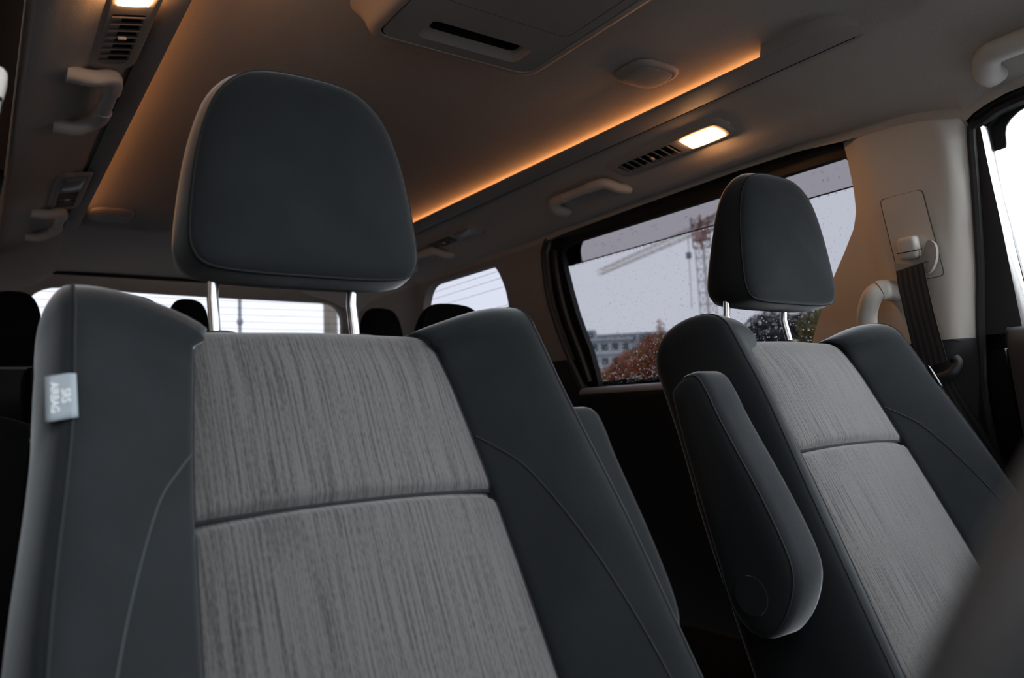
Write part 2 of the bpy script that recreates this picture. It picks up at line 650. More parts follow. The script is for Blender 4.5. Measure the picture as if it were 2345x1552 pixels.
SIDES = ((1, 'right'), (-1, 'left'))
n_window = 0
for s, sn in SIDES:
    S = side(s)
    # rear body side (C and D pillars): pale upper trim, dark lower trim
    up_outer = C_FRONT[:9] + [(1.70, 0.995), (3.04, 0.985), (3.06, 1.20), (3.03, 1.341)]
    up_outer = C_FRONT[:8] + [(1.705, 0.996), (3.06, 0.985), (3.05, 1.20), (3.03, 1.341)]
    V, F = panel(up_outer, [QUARTER], wall_fn(0.0, S), 0.035, flange_outer=(0.05 * s, 0, 0), flange_holes=(0.032 * s, 0, 0))
    w = struct(mk('wall_' + sn, V, F, 'grey_plastic', sharp=50))
    lo_outer = [(1.705, 0.996), (1.69, 0.96), (1.671, 0.911), (1.655, 0.80), (1.65, 0.0), (3.10, 0.0), (3.06, 0.985)]
    hole = [p for p in QUARTER if p[1] < 0.992]
    V, F = panel(lo_outer, [], wall_fn(-0.004, S), 0.06, flange_outer=(0.05 * s, 0, 0))
    mk('lower_trim', V, F, 'door_dark', w, sharp=50)
    # outer skin behind the trim
    V, F = panel([(1.76, 0.0), (3.12, 0.0), (3.10, 1.42), (1.76, 1.42)], [[(2.21 + (p[0] - 2.21) * 1.16, 1.13 + (p[1] - 1.13) * 1.12) for p in QUARTER]], wall_fn(0.055, S), 0.08)
    mk('outer_skin', V, F, 'black', w, sharp=50)

    # B pillar
    up = [(0.620, 0.952)] + B_FRONT[::-1][1:] + [(0.585, 1.323), (0.606, 1.332), (0.64, 1.338), (0.676, 1.341), (0.79, 1.341)] + [(0.787, 1.305), (0.787, 1.25), (0.792, 1.21), (0.803, 1.18), (0.832, 1.138), (0.878, 1.077), (0.926, 0.998), (0.950, 0.948)]
    V, F = panel(up, [], lambda y, z: S(pillar_x(y, z), y, z), 0.014, flange_outer=(0.04 * s, 0, 0))
    p = struct(mk('trim_%d' % (1 if s > 0 else 2), V, F, 'beige_plastic', sharp=45))
    lo = [(0.620, 0.952), (0.950, 0.948), (0.97, 0.85), (0.97, 0.0), (0.66, 0.0), (0.64, 0.8)]
    V, F = panel(lo, [], lambda y, z: S(pillar_x(y, z) - 0.003, y, z), 0.03, flange_outer=(0.04 * s, 0, 0))
    mk('lower_trim', V, F, 'door_dark', p, sharp=45)
    V, F = box(0, 0.03, 0.59, 0.80, 0.0, 1.42)
    mk('outer_skin', [S(Xw(v.z) + 0.05 + v.x, v.y, v.z) for v in V], F, 'black', p)
    if s > 0:
        # belt height panel set into the pillar, with its raised border lines
        pan = roundpoly([(0.728, 1.213), (0.652, 1.213), (0.642, 1.062), (0.720, 1.060)], 0.008, 3)
        V, F = panel(pan, [], lambda y, z: S(pillar_x(y, z) - 0.0013 - 0.0012 * (1 if 0.66 < y < 0.71 else 0), y, z), 0.012, flange_outer=(0.006, 0, 0))
        bp_ = mk('belt_panel', V, F, 'beige_plastic', p, sharp=60)
        V, F = tube([S(pillar_x(q.x, q.y) - 0.0006, q.x, q.y) for q in [Vector(v) for v in dense(pan, 0.01)] + [Vector(pan[0])]], 0.0011, 5, caps=False)
        mk('panel_gap', V, F, 'gap_brown', bp_)

    # sliding door: black window frame, card with ledge
    outer = [(0.74, 0.88), (1.79, 0.88), (1.82, 1.15), (1.78, 1.385), (0.74, 1.385)]
    V, F = panel(outer, [SLIDE_HOLE], wall_fn(0.030, S), 0.05, flange_holes=(0.018 * s, 0, 0))
    d = struct(mk('door_%d' % (1 if s > 0 else 2), V, F, 'black', sharp=50))
    pr = [(0.046, 0.900), (0.034, 0.912), (0.010, 0.912), (-0.012, 0.907), (-0.022, 0.896), (-0.026, 0.875), (-0.018, 0.80), (-0.012, 0.60), (-0.020, 0.45), (-0.012, 0.05), (0.05, 0.03)]
    V, F = loft([[S(Xw(z) + o, y, z) for o, z in pr] for y in (0.70, 1.0, 1.4, 1.66)], True, True)
    mk('door_card', V, F, 'dark_plastic', d, sharp=60)
    V, F = loft([[S(Xw(z) + o, y, z) for o, z in ((0.028, 0.9125), (0.004, 0.9128), (-0.014, 0.9085), (-0.0235, 0.898), (-0.0235, 0.894), (-0.01, 0.90), (0.02, 0.90))] for y in (0.72, 1.0, 1.4, 1.655)], True, True)
    mk('belt_ledge', V, F, 'ledge_highlight', d, sharp=60)
    V, F = tube([S(Xw(z) + 0.006, y - 0.004, z) for y, z in C_FRONT[:10]], 0.008, 8)
    mk('door_seal', V, F, 'rubber', d)
    path = [(1.690, 1.31), (1.700, 1.27), (1.704, 1.19), (1.698, 1.12), (1.682, 1.05), (1.667, 0.99), (1.655, 0.93)]
    V, F = tube([S(Xw(z) + 0.022, y, z) for y, z in spline([(a, b, 0) for a, b in path], 4) for y, z in [(y, z)]] if False else [S(Xw(q.y) + 0.024, q.x, q.y) for q in spline([(a, b, 0) for a, b in path], 4)], 0.011, 8)
    mk('run_channel', V, F, 'dark_plastic', d)

    # sliding window with its rain visor outside
    wn = struct(empty('window_%d' % (1 if s > 0 else 2), S(1.40, 1.25, 0.91)))
    gl = [(0.72, 0.88), (1.76, 0.88), (1.76, 1.36), (0.72, 1.36)]
    V, F = panel(gl, [], wall_fn(0.048, S), 0.10)
    pane = mk('pane', V, F, 'privacy_glass', wn)
    vis = [(0.70, 1.2735), (1.655, 1.2735), (1.655, 1.37), (0.70, 1.37)]
    V, F = panel(vis, [], wall_fn(0.085, S), 0.10, flange_outer=(0.004 * s, 0, 0))
    v_ = mk('rain_visor', V, F, 'visor_tint', wn)
    vis = roundpoly([(1.80, 1.2735), (1.80, 1.37), (1.60, 1.37), (1.632, 1.333), (1.652, 1.31), (1.656, 1.2735)], [0.001, 0.001, 0.001, 0.01, 0.01, 0.001])
    V, F = panel(vis, [], wall_fn(0.083, S), 0.05, flange_outer=(0.006 * s, 0, 0))
    mk('visor_end', V, F, 'black', wn)
    V, F = tube([S(Xw(1.2735) + 0.085, y, 1.2735) for y in (0.70, 1.2, 1.80)], 0.0016, 6)
    mk('visor_edge', V, F, 'black', v_)
    if s > 0:
        DV, DF = [], []
        EV, EF = [], []

        def drop(VV, FF, c, r, squash=0.5):
            b = len(VV)
            seg, rings = 6, 3
            for i in range(rings + 1):
                ph = math.pi * i / rings
                for k in range(seg):
                    th = 2 * math.pi * k / seg
                    VV.append(c + Vector((r * squash * math.cos(ph), r * math.sin(ph) * math.cos(th), r * math.sin(ph) * math.sin(th))))
            for i in range(rings):
                for k in range(seg):
                    k2 = (k + 1) % seg
                    FF.append([b + i * seg + k, b + i * seg + k2, b + (i + 1) * seg + k2, b + (i + 1) * seg + k])
        for _ in range(3400):
            y = random.uniform(0.79, 1.67)
            u = random.random()
            z = 0.915 + 0.36 * (u ** 2.3)
            r = random.uniform(0.0006, 0.0016) * (1.25 if z < 1.06 else 0.75)
            drop(DV, DF, Vector((Xw(z) + 0.0488, y, z)), r)
        mk('raindrops', DV, DF, 'water', wn)['kind'] = 'stuff'
        for _ in range(110):
            y = random.uniform(0.80, 1.63)
            z = random.uniform(1.285, 1.35)
            drop(EV, EF, Vector((Xw(z) + 0.0895, y, z)), random.uniform(0.001, 0.0024))
        y = 0.82
        while y < 1.72:
            drop(EV, EF, Vector((Xw(1.271) + 0.086, y, 1.2705)), random.uniform(0.0018, 0.0030), 0.8)
            y += random.uniform(0.008, 0.022)
        mk('visor_drops', EV, EF, 'water', wn)['kind'] = 'stuff'

    # quarter window
    wn = struct(empty('window_%d' % (3 if s > 0 else 4), S(1.40, 2.2, 0.95)))
    V, F = panel([(1.85, 0.90), (2.60, 0.90), (2.60, 1.36), (1.85, 1.36)], [], wall_fn(0.034, S), 0.1)
    mk('pane', V, F, 'quarter_glass', wn)
    for k, z in enumerate((1.30, 1.277, 1.248, 1.19, 1.13, 1.07)):
        V, F = tube([S(Xw(z) + 0.032, y, z + 0.012 * (2.2 - y)) for y in (1.92, 2.2, 2.5)], 0.0006, 5)
        mk('antenna_wire', V, F, 'post_grey', wn)

    # front door
    # window opening and frame
    hole = [(0.552, 1.299), (0.552, 1.189), (0.541, 1.041), (0.535, 0.96), (-0.30, 0.955), (-0.28, 1.0), (0.02, 1.22), (0.10, 1.305), (0.20, 1.318), (0.50, 1.318), (0.535, 1.312)]
    outer = [(0.590, 1.345), (0.64, 0.93), (-0.75, 0.93), (-0.75, 0.97), (0.02, 1.345)]
    V, F = panel(outer, [hole], wall_fn(0.050, S), 0.05, flange_holes=(0.010 * s, 0, 0))
    d = struct(mk('door_%d' % (3 if s > 0 else 4), V, F, 'black', sharp=50))
    zs = [1.31, 1.299, 1.26, 1.22, 1.17, 1.12, 1.075, 1.03, 0.99, 0.955]
    fy = [(0.9, 0.612), (0.952, 0.606), (1.075, 0.586), (1.22, 0.569), (1.298, 0.562), (1.32, 0.56)]
    cl = [(0.9, 0.551), (1.034, 0.553), (1.144, 0.554), (1.239, 0.557), (1.298, 0.5575)]
    cr = [(0.9, 0.535), (1.04, 0.542), (1.19, 0.551), (1.299, 0.5525)]
    V, F = loft([[S(Xw(z) + 0.036, interp(z, fy) + 0.006, z), S(Xw(z) + 0.034, interp(z, cl) + 0.010, z), S(Xw(z) + 0.036, interp(z, cl), z)] for z in zs], False, False, closed=False)
    mk('frame_post', V, F, 'door_dark', d, sharp=60)
    V, F = loft([[S(Xw(z) + 0.036, interp(z, cl), z), S(Xw(z) + 0.041, interp(z, cl) * 0.55 + interp(z, cr) * 0.45 - 0.0005, z), S(Xw(z) + 0.051, interp(z, cr), z)] for z in zs[1:]], False, False, closed=False)
    mk('bright_channel', V, F, 'steel', d, sharp=60)
    sp = [(0.60, 0.5), (0.62, 0.80), (0.606, 0.952), (0.586, 1.075), (0.569, 1.22), (0.562, 1.290), (0.556, 1.303), (0.545, 1.313), (0.525, 1.321), (0.50, 1.326), (0.46, 1.329), (0.30, 1.331), (0.10, 1.33), (0.02, 1.32), (-0.2, 1.17)]
    sp = [q for q in spline([(a, b, 0) for a, b in sp], 4)]
    V, F = tube([S(Xw(q.y) + 0.034, q.x * 1.022 - 0.004 + 0.002, q.y) for q in sp], 0.0075, 8)
    mk('door_seal', V, F, 'rubber', d)
    top = [(0.56, 1.304), (0.545, 1.307), (0.52, 1.316), (0.46, 1.322), (0.3, 1.324), (0.1, 1.32)]
    V, F = tube([S(Xw(q.y) + 0.03, q.x, q.y) for q in spline([(a, b, 0) for a, b in top], 4)], 0.010, 8)
    mk('upper_frame', V, F, 'dark_plastic', d)
    pr = [(0.058, 0.93), (0.052, 0.962), (0.020, 0.963), (-0.02, 0.955), (-0.042, 0.935), (-0.052, 0.89), (-0.055, 0.80), (-0.040, 0.70), (-0.045, 0.5), (-0.03, 0.05), (0.05, 0.03)]
    V, F = loft([[S(Xw(z) + (o if s > 0 or o > 0 else o * 0.3) * k + 0.012 * (1 - k), y, z) for o, z in pr] for y, k in ((-0.72, 1), (0.0, 1), (0.44, 1), (0.52, 0.9), (0.555, 0.6), (0.566, 0.2))], True, True)
    mk('door_card', V, F, 'door_dark', d, sharp=60)
    wn = struct(empty('window_%d' % (5 if s > 0 else 6), S(1.40, 0.2, 0.95)))
    V, F = panel([(0.57, 0.94), (-0.40, 0.94), (-0.40, 0.98), (0.04, 1.33), (0.57, 1.33)], [], wall_fn(0.055, S), 0.10)
    mk('pane', V, F, 'clear_glass', wn)
    fr = [(0.60, 1.258), (0.537, 1.2605), (0.535, 1.262), (0.5335, 1.268), (0.532, 1.283), (0.529, 1.294), (0.521, 1.303), (0.508, 1.311), (0.49, 1.3165), (0.44, 1.319), (0.1, 1.319), (0.1, 1.36), (0.60, 1.36)]
    V, F = panel(fr, [], wall_fn(0.060, S), 0.03, flange_outer=(0.004 * s, 0, 0))
    mk('rain_visor', V, F, 'black', wn)
    # A pillar
    V, F = tube([S(1.335, 0.16, 1.35), S(1.36, -0.05, 1.22), S(1.40, -0.45, 0.98), S(1.42, -0.80, 0.82)], 0.04, 10, 0.05)
    struct(mk('trim_%d' % (3 if s > 0 else 4), V, F, 'beige_plastic'))
    # outer skin below the belt
    V, F = box(0, 0.03, -0.80, 1.75, -0.05, 0.93)
    mk('outer_skin', [S(Xw(v.z) + 0.058 + v.x, v.y, v.z) for v in V], F, 'black', d)
    V, F = box(0, 0.03, 0.0, 3.1, 1.335, 1.47)
    mk('roof_edge', [S(1.372 + v.x, v.y, v.z) for v in V], F, 'black', d)

# rear: tailgate with window
R_HOLE = roundpoly([(0.115, 1.10), (1.275, 1.10), (1.265, 1.338), (0.13, 1.352)], [0.08, 0.08, 0.085, 0.11], 6)


def rear_fn(x, z):
    return Vector((x, 3.06 + 0.30 * (1.40 - z) * 0.5 - 0.04 * ((x - XC) / 0.7) ** 2, z))


V, F = panel([(-0.14, 1.06), (1.40, 1.06), (1.38, 1.42), (-0.10, 1.42)], [R_HOLE], rear_fn, 0.05, flange_holes=(0, 0.03, 0))
wb = struct(mk('wall_back', V, F, 'grey_plastic', sharp=50))
V, F = panel([(-0.16, 0.0), (1.46, 0.0), (1.42, 1.065), (-0.14, 1.065)], [], lambda x, z: rear_fn(x, z) - Vector((0, 0.003, 0)), 0.1)
mk('lower_trim', V, F, 'dark_plastic', wb, sharp=50)
V, F = tube([(x, 3.015 - 0.01 * ((x - XC) / 0.7) ** 2, 1.392) for x in (-0.02, 0.2, 0.64, 1.1, 1.3)], 0.006, 8)
mk('header_seam', V, F, 'black', wb)
wn = struct(empty('window_7', (XC, 3.12, 0.98)))
V, F = panel([(0.05, 0.93), (1.33, 0.93), (1.31, 1.38), (0.07, 1.38)], [], lambda x, z: rear_fn(x, z) + Vector((0, 0.022, 0)), 0.1)
mk('pane', V, F, 'rear_glass', wn)
z = 1.01
while z < 1.34:
    V, F = tube([rear_fn(x, z) + Vector((0, 0.019, 0)) for x in (0.10, 0.4, 0.7, 1.0, 1.29)], 0.0007, 5)
    mk('heating_wire', V, F, 'post_grey', wn)
    z += 0.027

# windscreen and front bulkhead
wn = struct(empty('window_8', (XC, -0.75, 0.80)))
V, F = loft([[(x, y - 0.10 * (((x - XC) / 0.72) ** 2) * -1, z) for x in (-0.08, 0.16, 0.40, 0.64, 0.88, 1.12, 1.36)] for y, z in ((0.17, 1.405), (-0.2, 1.18), (-0.78, 0.80))], False, False, closed=False)
mk('pane', V, F, 'windscreen_glass', wn)
struct(mk('wall_front', *box(-0.2, 1.48, -0.84, -0.80, -0.04, 0.82), 'black'))

# ------------------------------------------------------------------ overhead rails with hidden light strips
RY = [0.596, 0.602, 0.615, 0.635, 0.665, 0.70, 0.725, 0.738, 0.742, 1.2, 1.7, 2.2, 2.43, 2.45, 2.455]
for s, sn in SIDES:
    S = side(s) if s > 0 else (lambda x, y, z: Vector((0.223 - (x - 1.04) * 0.68, y, z)))
    loops = []
    for y in RY:
        if y < 0.74:
            t = min(1, max(0.02, (y - 0.596) / 0.07))
            xl = 1.094 - 0.054 * math.sqrt(1 - (1 - t) ** 2)
            zl = 1.4145 + 0.004 * (1 - t)
            lt = 1.440
        else:
            xl, zl = 1.040, 1.4145
            lt = 1.4185
        if y > 2.4:
            lt = 1.440
        if y >= 2.455:
            zl = 1.436
        zo = 1.4075 if y < 2.455 else 1.43
        loops.append([S(xl, y, zl + 0.0012), S(xl + 0.0015, y, zl), S(xl + 0.004, y, zl - 0.0006), S(1.093, y, zo), S(1.097, y, zo + 0.001), S(1.098, y, 1.442), S(1.088, y, 1.442),
                      S(1.084, y, max(lt, 1.4185)), S(xl + 0.004, y, lt), S(xl, y, lt - 0.0006)])
    V, F = loft(loops)
    r = struct(mk('trim_%d' % (5 if s > 0 else 6), V, F, 'grey_plastic', sharp=35))
    V, F = rbox(S(1.074, 1.58, 1.4235), (0.010, 1.66, 0.004), 0.001, seg=1)
    mk('light_strip', V, F, 'led', r)
    V, F = tube([S(1.0955, y, 1.4085) for y in (0.61, 1.0, 1.7, 2.44)], 0.0016, 6)
    mk('seam_line', V, F, 'black', r)

# ------------------------------------------------------------------ overhead screen console
con = empty('overhead_console', (0.59, 0.80, 1.44), 'beige overhead console with a narrow black slot, fixed to the ceiling', 'console')


def rrect(x0, x1, y0, y1, r, z, n=6):
    return [Vector((p.x, p.y, z)) for p in roundpoly([(x0, y0), (x1, y0), (x1, y1), (x0, y1)], r, n)]


L = []
for g, z in ((0.030, 1.4415), (0.022, 1.434), (0.012, 1.420), (0.007, 1.408), (0.003, 1.402), (-0.003, 1.4002), (-0.0105, 1.3998), (-0.0115, 1.402)):
    L.append(rrect(0.445 - g, 0.733 + g, 0.42, 0.966 + g, 0.035 + g, z))
V, F = loft(L, False, False)
mk('housing', V, F, 'grey_plastic', con, sharp=50)
# inner face plate, with the recessed slot
SLOT = [(0.520, 0.892), (0.668, 0.892), (0.668, 0.920), (0.520, 0.920)]
plate = [(p.x, p.y) for p in rrect(0.4585, 0.7195, 0.43, 0.9525, 0.024, 0)]
GRV = roundpoly([(0.497, 0.60), (0.702, 0.60), (0.702, 0.826), (0.497, 0.826)], 0.012, 3)
bezel = roundpoly([(0.508, 0.880), (0.682, 0.880), (0.682, 0.932), (0.508, 0.932)], 0.012, 4)
V, F = panel(plate, [GRV, bezel], lambda x, y: Vector((x, y, 1.4005)), 0.03, flange_outer=(0, 0, 0.004), flange_holes=(0, 0, 0.006))
mk('face_plate', V, F, 'grey_plastic', con, sharp=30)
lid = roundpoly([(0.4995, 0.602), (0.6995, 0.602), (0.6995, 0.8235), (0.4995, 0.8235)], 0.011, 3)
V, F = panel(lid, [], lambda x, y: Vector((x, y, 1.3995)), 0.04, flange_outer=(0, 0, 0.01))
mk('screen_lid', V, F, 'grey_plastic', con, sharp=30)
# sloping scoop round the slot
A = [Vector((p.x, p.y, 1.4005)) for p in bezel]
Bl = []
cx, cy = 0.594, 0.906
for p in A:
    Bl.append(Vector((cx + (p.x - cx) * 0.86, cy - 0.0055 + (p.y - cy) * 0.74, 1.4115)))
V, F = loft([A, Bl], False, False)
mk('slot_scoop', V, F, 'grey_plastic', con, sharp=60)
V, F = loft([Bl, [p + Vector((0, 0, 0.012)) for p in Bl]], False, True)
mk('slot', V, F, 'black', con, sharp=30)


# oval covers on the ceiling
def ceiling_cover(name, cx, cy, lx, ly, z, label, cat, mname='grey_plastic'):
    e = empty(name, (cx, cy, z), label, cat)
    L = []
    for k, h in ((1.0, 0.0), (0.985, 0.005), (0.93, 0.0085), (0.84, 0.0095), (0.80, 0.0095)):
        L.append([Vector((cx + q[0] * lx * k, cy + q[1] * ly * k, z - h)) for q in OV])
    V, F = loft(L, False, False)
    mk('rim', V, F, mname, e, sharp=60)
    L = []
    for k, h in ((0.795, 0.0085), (0.77, 0.0105), (0.70, 0.0112), (0.3, 0.0118)):
        L.append([Vector((cx + q[0] * lx * k, cy + q[1] * ly * k, z - h)) for q in OV])
    V, F = loft(L, False, True)
    mk('cover', V, F, mname, e, sharp=60)
    return e


OV = []
for k in range(40):
    th = 2 * math.pi * k / 40
    c, q = math.cos(th), math.sin(th)
    OV.append((math.copysign(abs(c) ** 0.55, c), math.copysign(abs(q) ** 0.55, q)))
ceiling_cover('ceiling_cover', 0.953, 0.912, 0.052, 0.043, 1.4395, 'rounded beige ceiling cover beside the overhead console', 'ceiling cover')
ceiling_cover('ceiling_cover', 0.292, 2.31, 0.055, 0.075, 1.441, 'flat oval ceiling cover far behind the console near the rear window', 'ceiling cover')


# ------------------------------------------------------------------ reading lamp and vent units
def overhead_unit(s, y0, y1, lit, label, bx=1.18):
    S = side(s)
    base = S(bx, (y0 + y1) / 2, 1.392)
    cat = 'lamp' if lit else 'air vent'
    e = empty('reading_lamp_vent' if lit else 'roof_air_vent', base, label, cat, 'overhead vent units along the roof rails')
    ux, uz = 0.973, -0.222

    def P(y, t, h):
        return S(bx + ux * t - 0.222 * h, y, 1.3925 + uz * t - 0.973 * h)

    def loop(y0, y1, t0, t1, h, r0, r1):
        return [P(p.x, p.y, h) for p in roundpoly([(y0, t0), (y1, t0), (y1, t1), (y0, t1)], [r0, r1, r1, r0], 6)]
    T0, T1 = -0.033, 0.033
    yl = y0 + 0.118           # lamp | vent
    out = [(-0.004, 0.0), (0.0, 0.005), (0.003, 0.0075), (0.008, 0.008)]
    L = [loop(y0 + g, y1 - g, T0 + g, T1 - g, h, 0.018, 0.028) for g, h in out]
    V, F = loft(L, False, False)
    b = mk('bezel', V, F, 'grey_plastic', e, sharp=60)
    # face between the rim, with two windows
    outer = [(p.x, p.y) for p in roundpoly([(y0 + 0.008, T0 + 0.008), (y1 - 0.008, T0 + 0.008), (y1 - 0.008, T1 - 0.008), (y0 + 0.008, T1 - 0.008)], [0.016, 0.026, 0.026, 0.016], 6)]
    h1 = [(p.x, p.y) for p in roundpoly([(y0 + 0.016, -0.020), (yl - 0.012, -0.018), (yl - 0.012, 0.019), (y0 + 0.016, 0.021)], [0.010, 0.003, 0.003, 0.010], 3)]
    vy0, vy1 = yl + 0.014, y1 - 0.026
    h2 = [(p.x, p.y) for p in roundpoly([(vy0, -0.020), (vy1, -0.020), (vy1, 0.020), (vy0, 0.020)], [0.002, 0.012, 0.012, 0.002], 3)]
    V, F = panel(outer, [h1, h2], lambda y, t: P(y, t, 0.008), 0.02, flange_holes=tuple((P(0, 0, -0.006) - P(0, 0, 0.0))))
    mk('face', V, F, 'grey_plastic', e, sharp=30)
    ym, yh = (y0 + yl) / 2 + 0.002, (yl - y0) / 2 - 0.014
    V, F = panel(h1, [], lambda y, t: P(y, t, 0.0085 + (0.0065 * max(0, 1 - ((y - ym) / yh) ** 2) ** 0.5 * max(0, 1 - (t / 0.021) ** 2) ** 0.5)), 0.006, flange_outer=tuple((P(0, 0, -0.004) - P(0, 0, 0))))
    mk('lens', V, F, 'lamp_lens' if lit else 'lens_off', e, sharp=30)
    V, F = panel(h2, [], lambda y, t: P(y, t, 0.002), 0.02)
    mk('vent_cavity', V, F, 'black', e, sharp=30)
    n = 8
    for k in range(n):
        y = vy0 + (vy1 - vy0) * (k + 0.5) / n
        # slanted slat
        a = 0.0045
        V = []
        for t in (-0.020, 0.020):
            V += [P(y - a, t, 0.0085), P(y - a + 0.003, t, 0.0090), P(y + a * 0.4 + 0.003, t, 0.0035), P(y + a * 0.4, t, 0.003)]
        F = [[0, 1, 2, 3], [7, 6, 5, 4], [0, 4, 5, 1], [1, 5, 6, 2], [2, 6, 7, 3], [3, 7, 4, 0]]
        mk('slat', V, F, 'grey_plastic', e, sharp=30)
    kc = P(vy0 + (vy1 - vy0) * 0.42, 0.0, 0.0)
    nrm = (P(0, 0, 1) - P(0, 0, 0)).normalized()
    yv = Vector((0, 1, 0))
    tv = nrm.cross(yv)
    M = Matrix((yv, tv, nrm)).transposed()
    V, F = rbox(kc + nrm * 0.0095, (0.006, 0.011, 0.005), 0.0018, M)
    mk('vent_knob', V, F, 'beige_plastic', e)
    return e


overhead_unit(1, 0.925, 1.245, True, 'lit reading lamp with air vent above the clear rain-spotted sliding door window')
overhead_unit(-1, 0.908, 1.228, True, 'lit reading lamp with air vent on the shaded side of the roof', 1.204)
overhead_unit(1, 1.83, 2.13, False, 'unlit roof air vent above the small quarter window')
overhead_unit(-1, 1.80, 2.10, False, 'unlit roof air vent with pale lens on the shaded side of the roof', 1.194)


# ------------------------------------------------------------------ grab handles
def grab_handle(s, y0, y1, x, z, label, stand=0.058, r=0.0105, m='beige_plastic', drop=0.010, rise=0.011):
    S = side(s)
    e = empty('grab_handle', S(x, (y0 + y1) / 2, z), label, 'grab handle', 'grab handles along the roof sides')
    fx, fz = x + 0.006, z - 0.002
    pts = [(fx, y0, fz), (x - stand * 0.45, y0 + 0.002, z - drop * 0.2), (x - stand * 0.85, y0 + 0.014, z + rise * 0.8), (x - stand, y0 + 0.036, z + rise),
           (x - stand * 1.03, (y0 + y1) / 2, z + rise),
           (x - stand, y1 - 0.036, z + rise), (x - stand * 0.85, y1 - 0.014, z + rise * 0.8), (x - stand * 0.45, y1 - 0.002, z - drop * 0.2), (fx, y1, fz)]
    path = spline([S(*p) for p in pts], 6)
    n = len(path)
    a, b = int(n * 0.40), int(n * 0.60)
    a, b = 21, n - 22
    V, F = tube(path[a:b + 1], r * 0.93, 12, r * 1.05, ref=(0, 0, 1), power=2.6)
    mk('grip', V, F, m, e)
    for seg in (path[:a + 1], path[b:]):
        k = len(seg)
        rr = [r * (1.15 if i in (0, k - 1) and False else 1.0) * 1.08 for i in range(k)]
        V, F = tube(seg, rr, 12, [q * 1.22 for q in rr], ref=(0, 0, 1), power=2.6)
        mk('end_mount', V, F, m, e)
    return e


grab_handle(1, 1.275, 1.50, 1.243, 1.366, 'curved roof grab handle above the rain-spotted sliding door window')
grab_handle(-1, 1.215, 1.445, 1.252, 1.366, 'curved roof grab handle on the shaded side, behind the lit lamp there')
grab_handle(1, 0.25, 0.50, 1.285, 1.349, 'large pale roof grab handle above the bright front door window', stand=0.055, r=0.0145)
grab_handle(1, 2.09, 2.34, 1.243, 1.366, 'dim roof grab handle over the small quarter window')
grab_handle(-1, 2.07, 2.33, 1.252, 1.366, 'dim roof grab handle on the shaded side near the tailgate')

# ------------------------------------------------------------------ B pillar assist handles
for s in (1,):
    S = side(s)
    lab = 'upright beige assist handle on the door pillar behind the seat belt' if s > 0 else 'pale assist handle on the shaded door pillar'
    e = empty('assist_handle', S(1.37, 0.72, 0.95), lab, 'grab handle')
    pts = [(1.392, 0.738, 1.047), (1.368, 0.739, 1.050), (1.350, 0.746, 1.049), (1.342, 0.757, 1.038), (1.348, 0.772, 1.010), (1.358, 0.779, 0.975), (1.372, 0.782, 0.93), (1.386, 0.778, 0.88), (1.398, 0.755, 0.845), (1.41, 0.72, 0.835)]
    path = spline([S(*p) for p in pts], 5)
    k = 11
    V, F = tube(path[:k + 1], 0.019, 14, 0.017, ref=(0, 0, 1), power=2.4)
    mk('upper_mount', V, F, 'beige_plastic', e)
    V, F = tube(path[k:], 0.0175, 14, 0.0165, ref=(0, 0, 1), power=2.4)
    mk('grip', V, F, 'beige_plastic', e)

# ------------------------------------------------------------------ seat belt on the right pillar
def ribbon(path, wid, th, m, name, parent):
    """flat strap: path of (left point, right point)"""
    V, F, U = [], [], []
    n = len(path)
    s_ = 0
    for i, (a, b) in enumerate(path):
        a, b = Vector(a), Vector(b)
        if i:
            s_ += (a - Vector(path[i - 1][0])).length
        nn = Vector((-1, 0, -0.1)).normalized() * th
        for p, u in ((a, 0), (b, 1), (b - nn, 1), (a - nn, 0)):
            V.append(p)
            U.append((u * wid * 8, s_))
    for i in range(n - 1):
        for k in range(4):
            k2 = (k + 1) % 4
            F.append([i * 4 + k, i * 4 + k2, (i + 1) * 4 + k2, (i + 1) * 4 + k])
    F += [[0, 1, 2, 3], [(n - 1) * 4 + k for k in range(4)]]
    return mk(name, V, F, m, parent, uv=U, sharp=30)


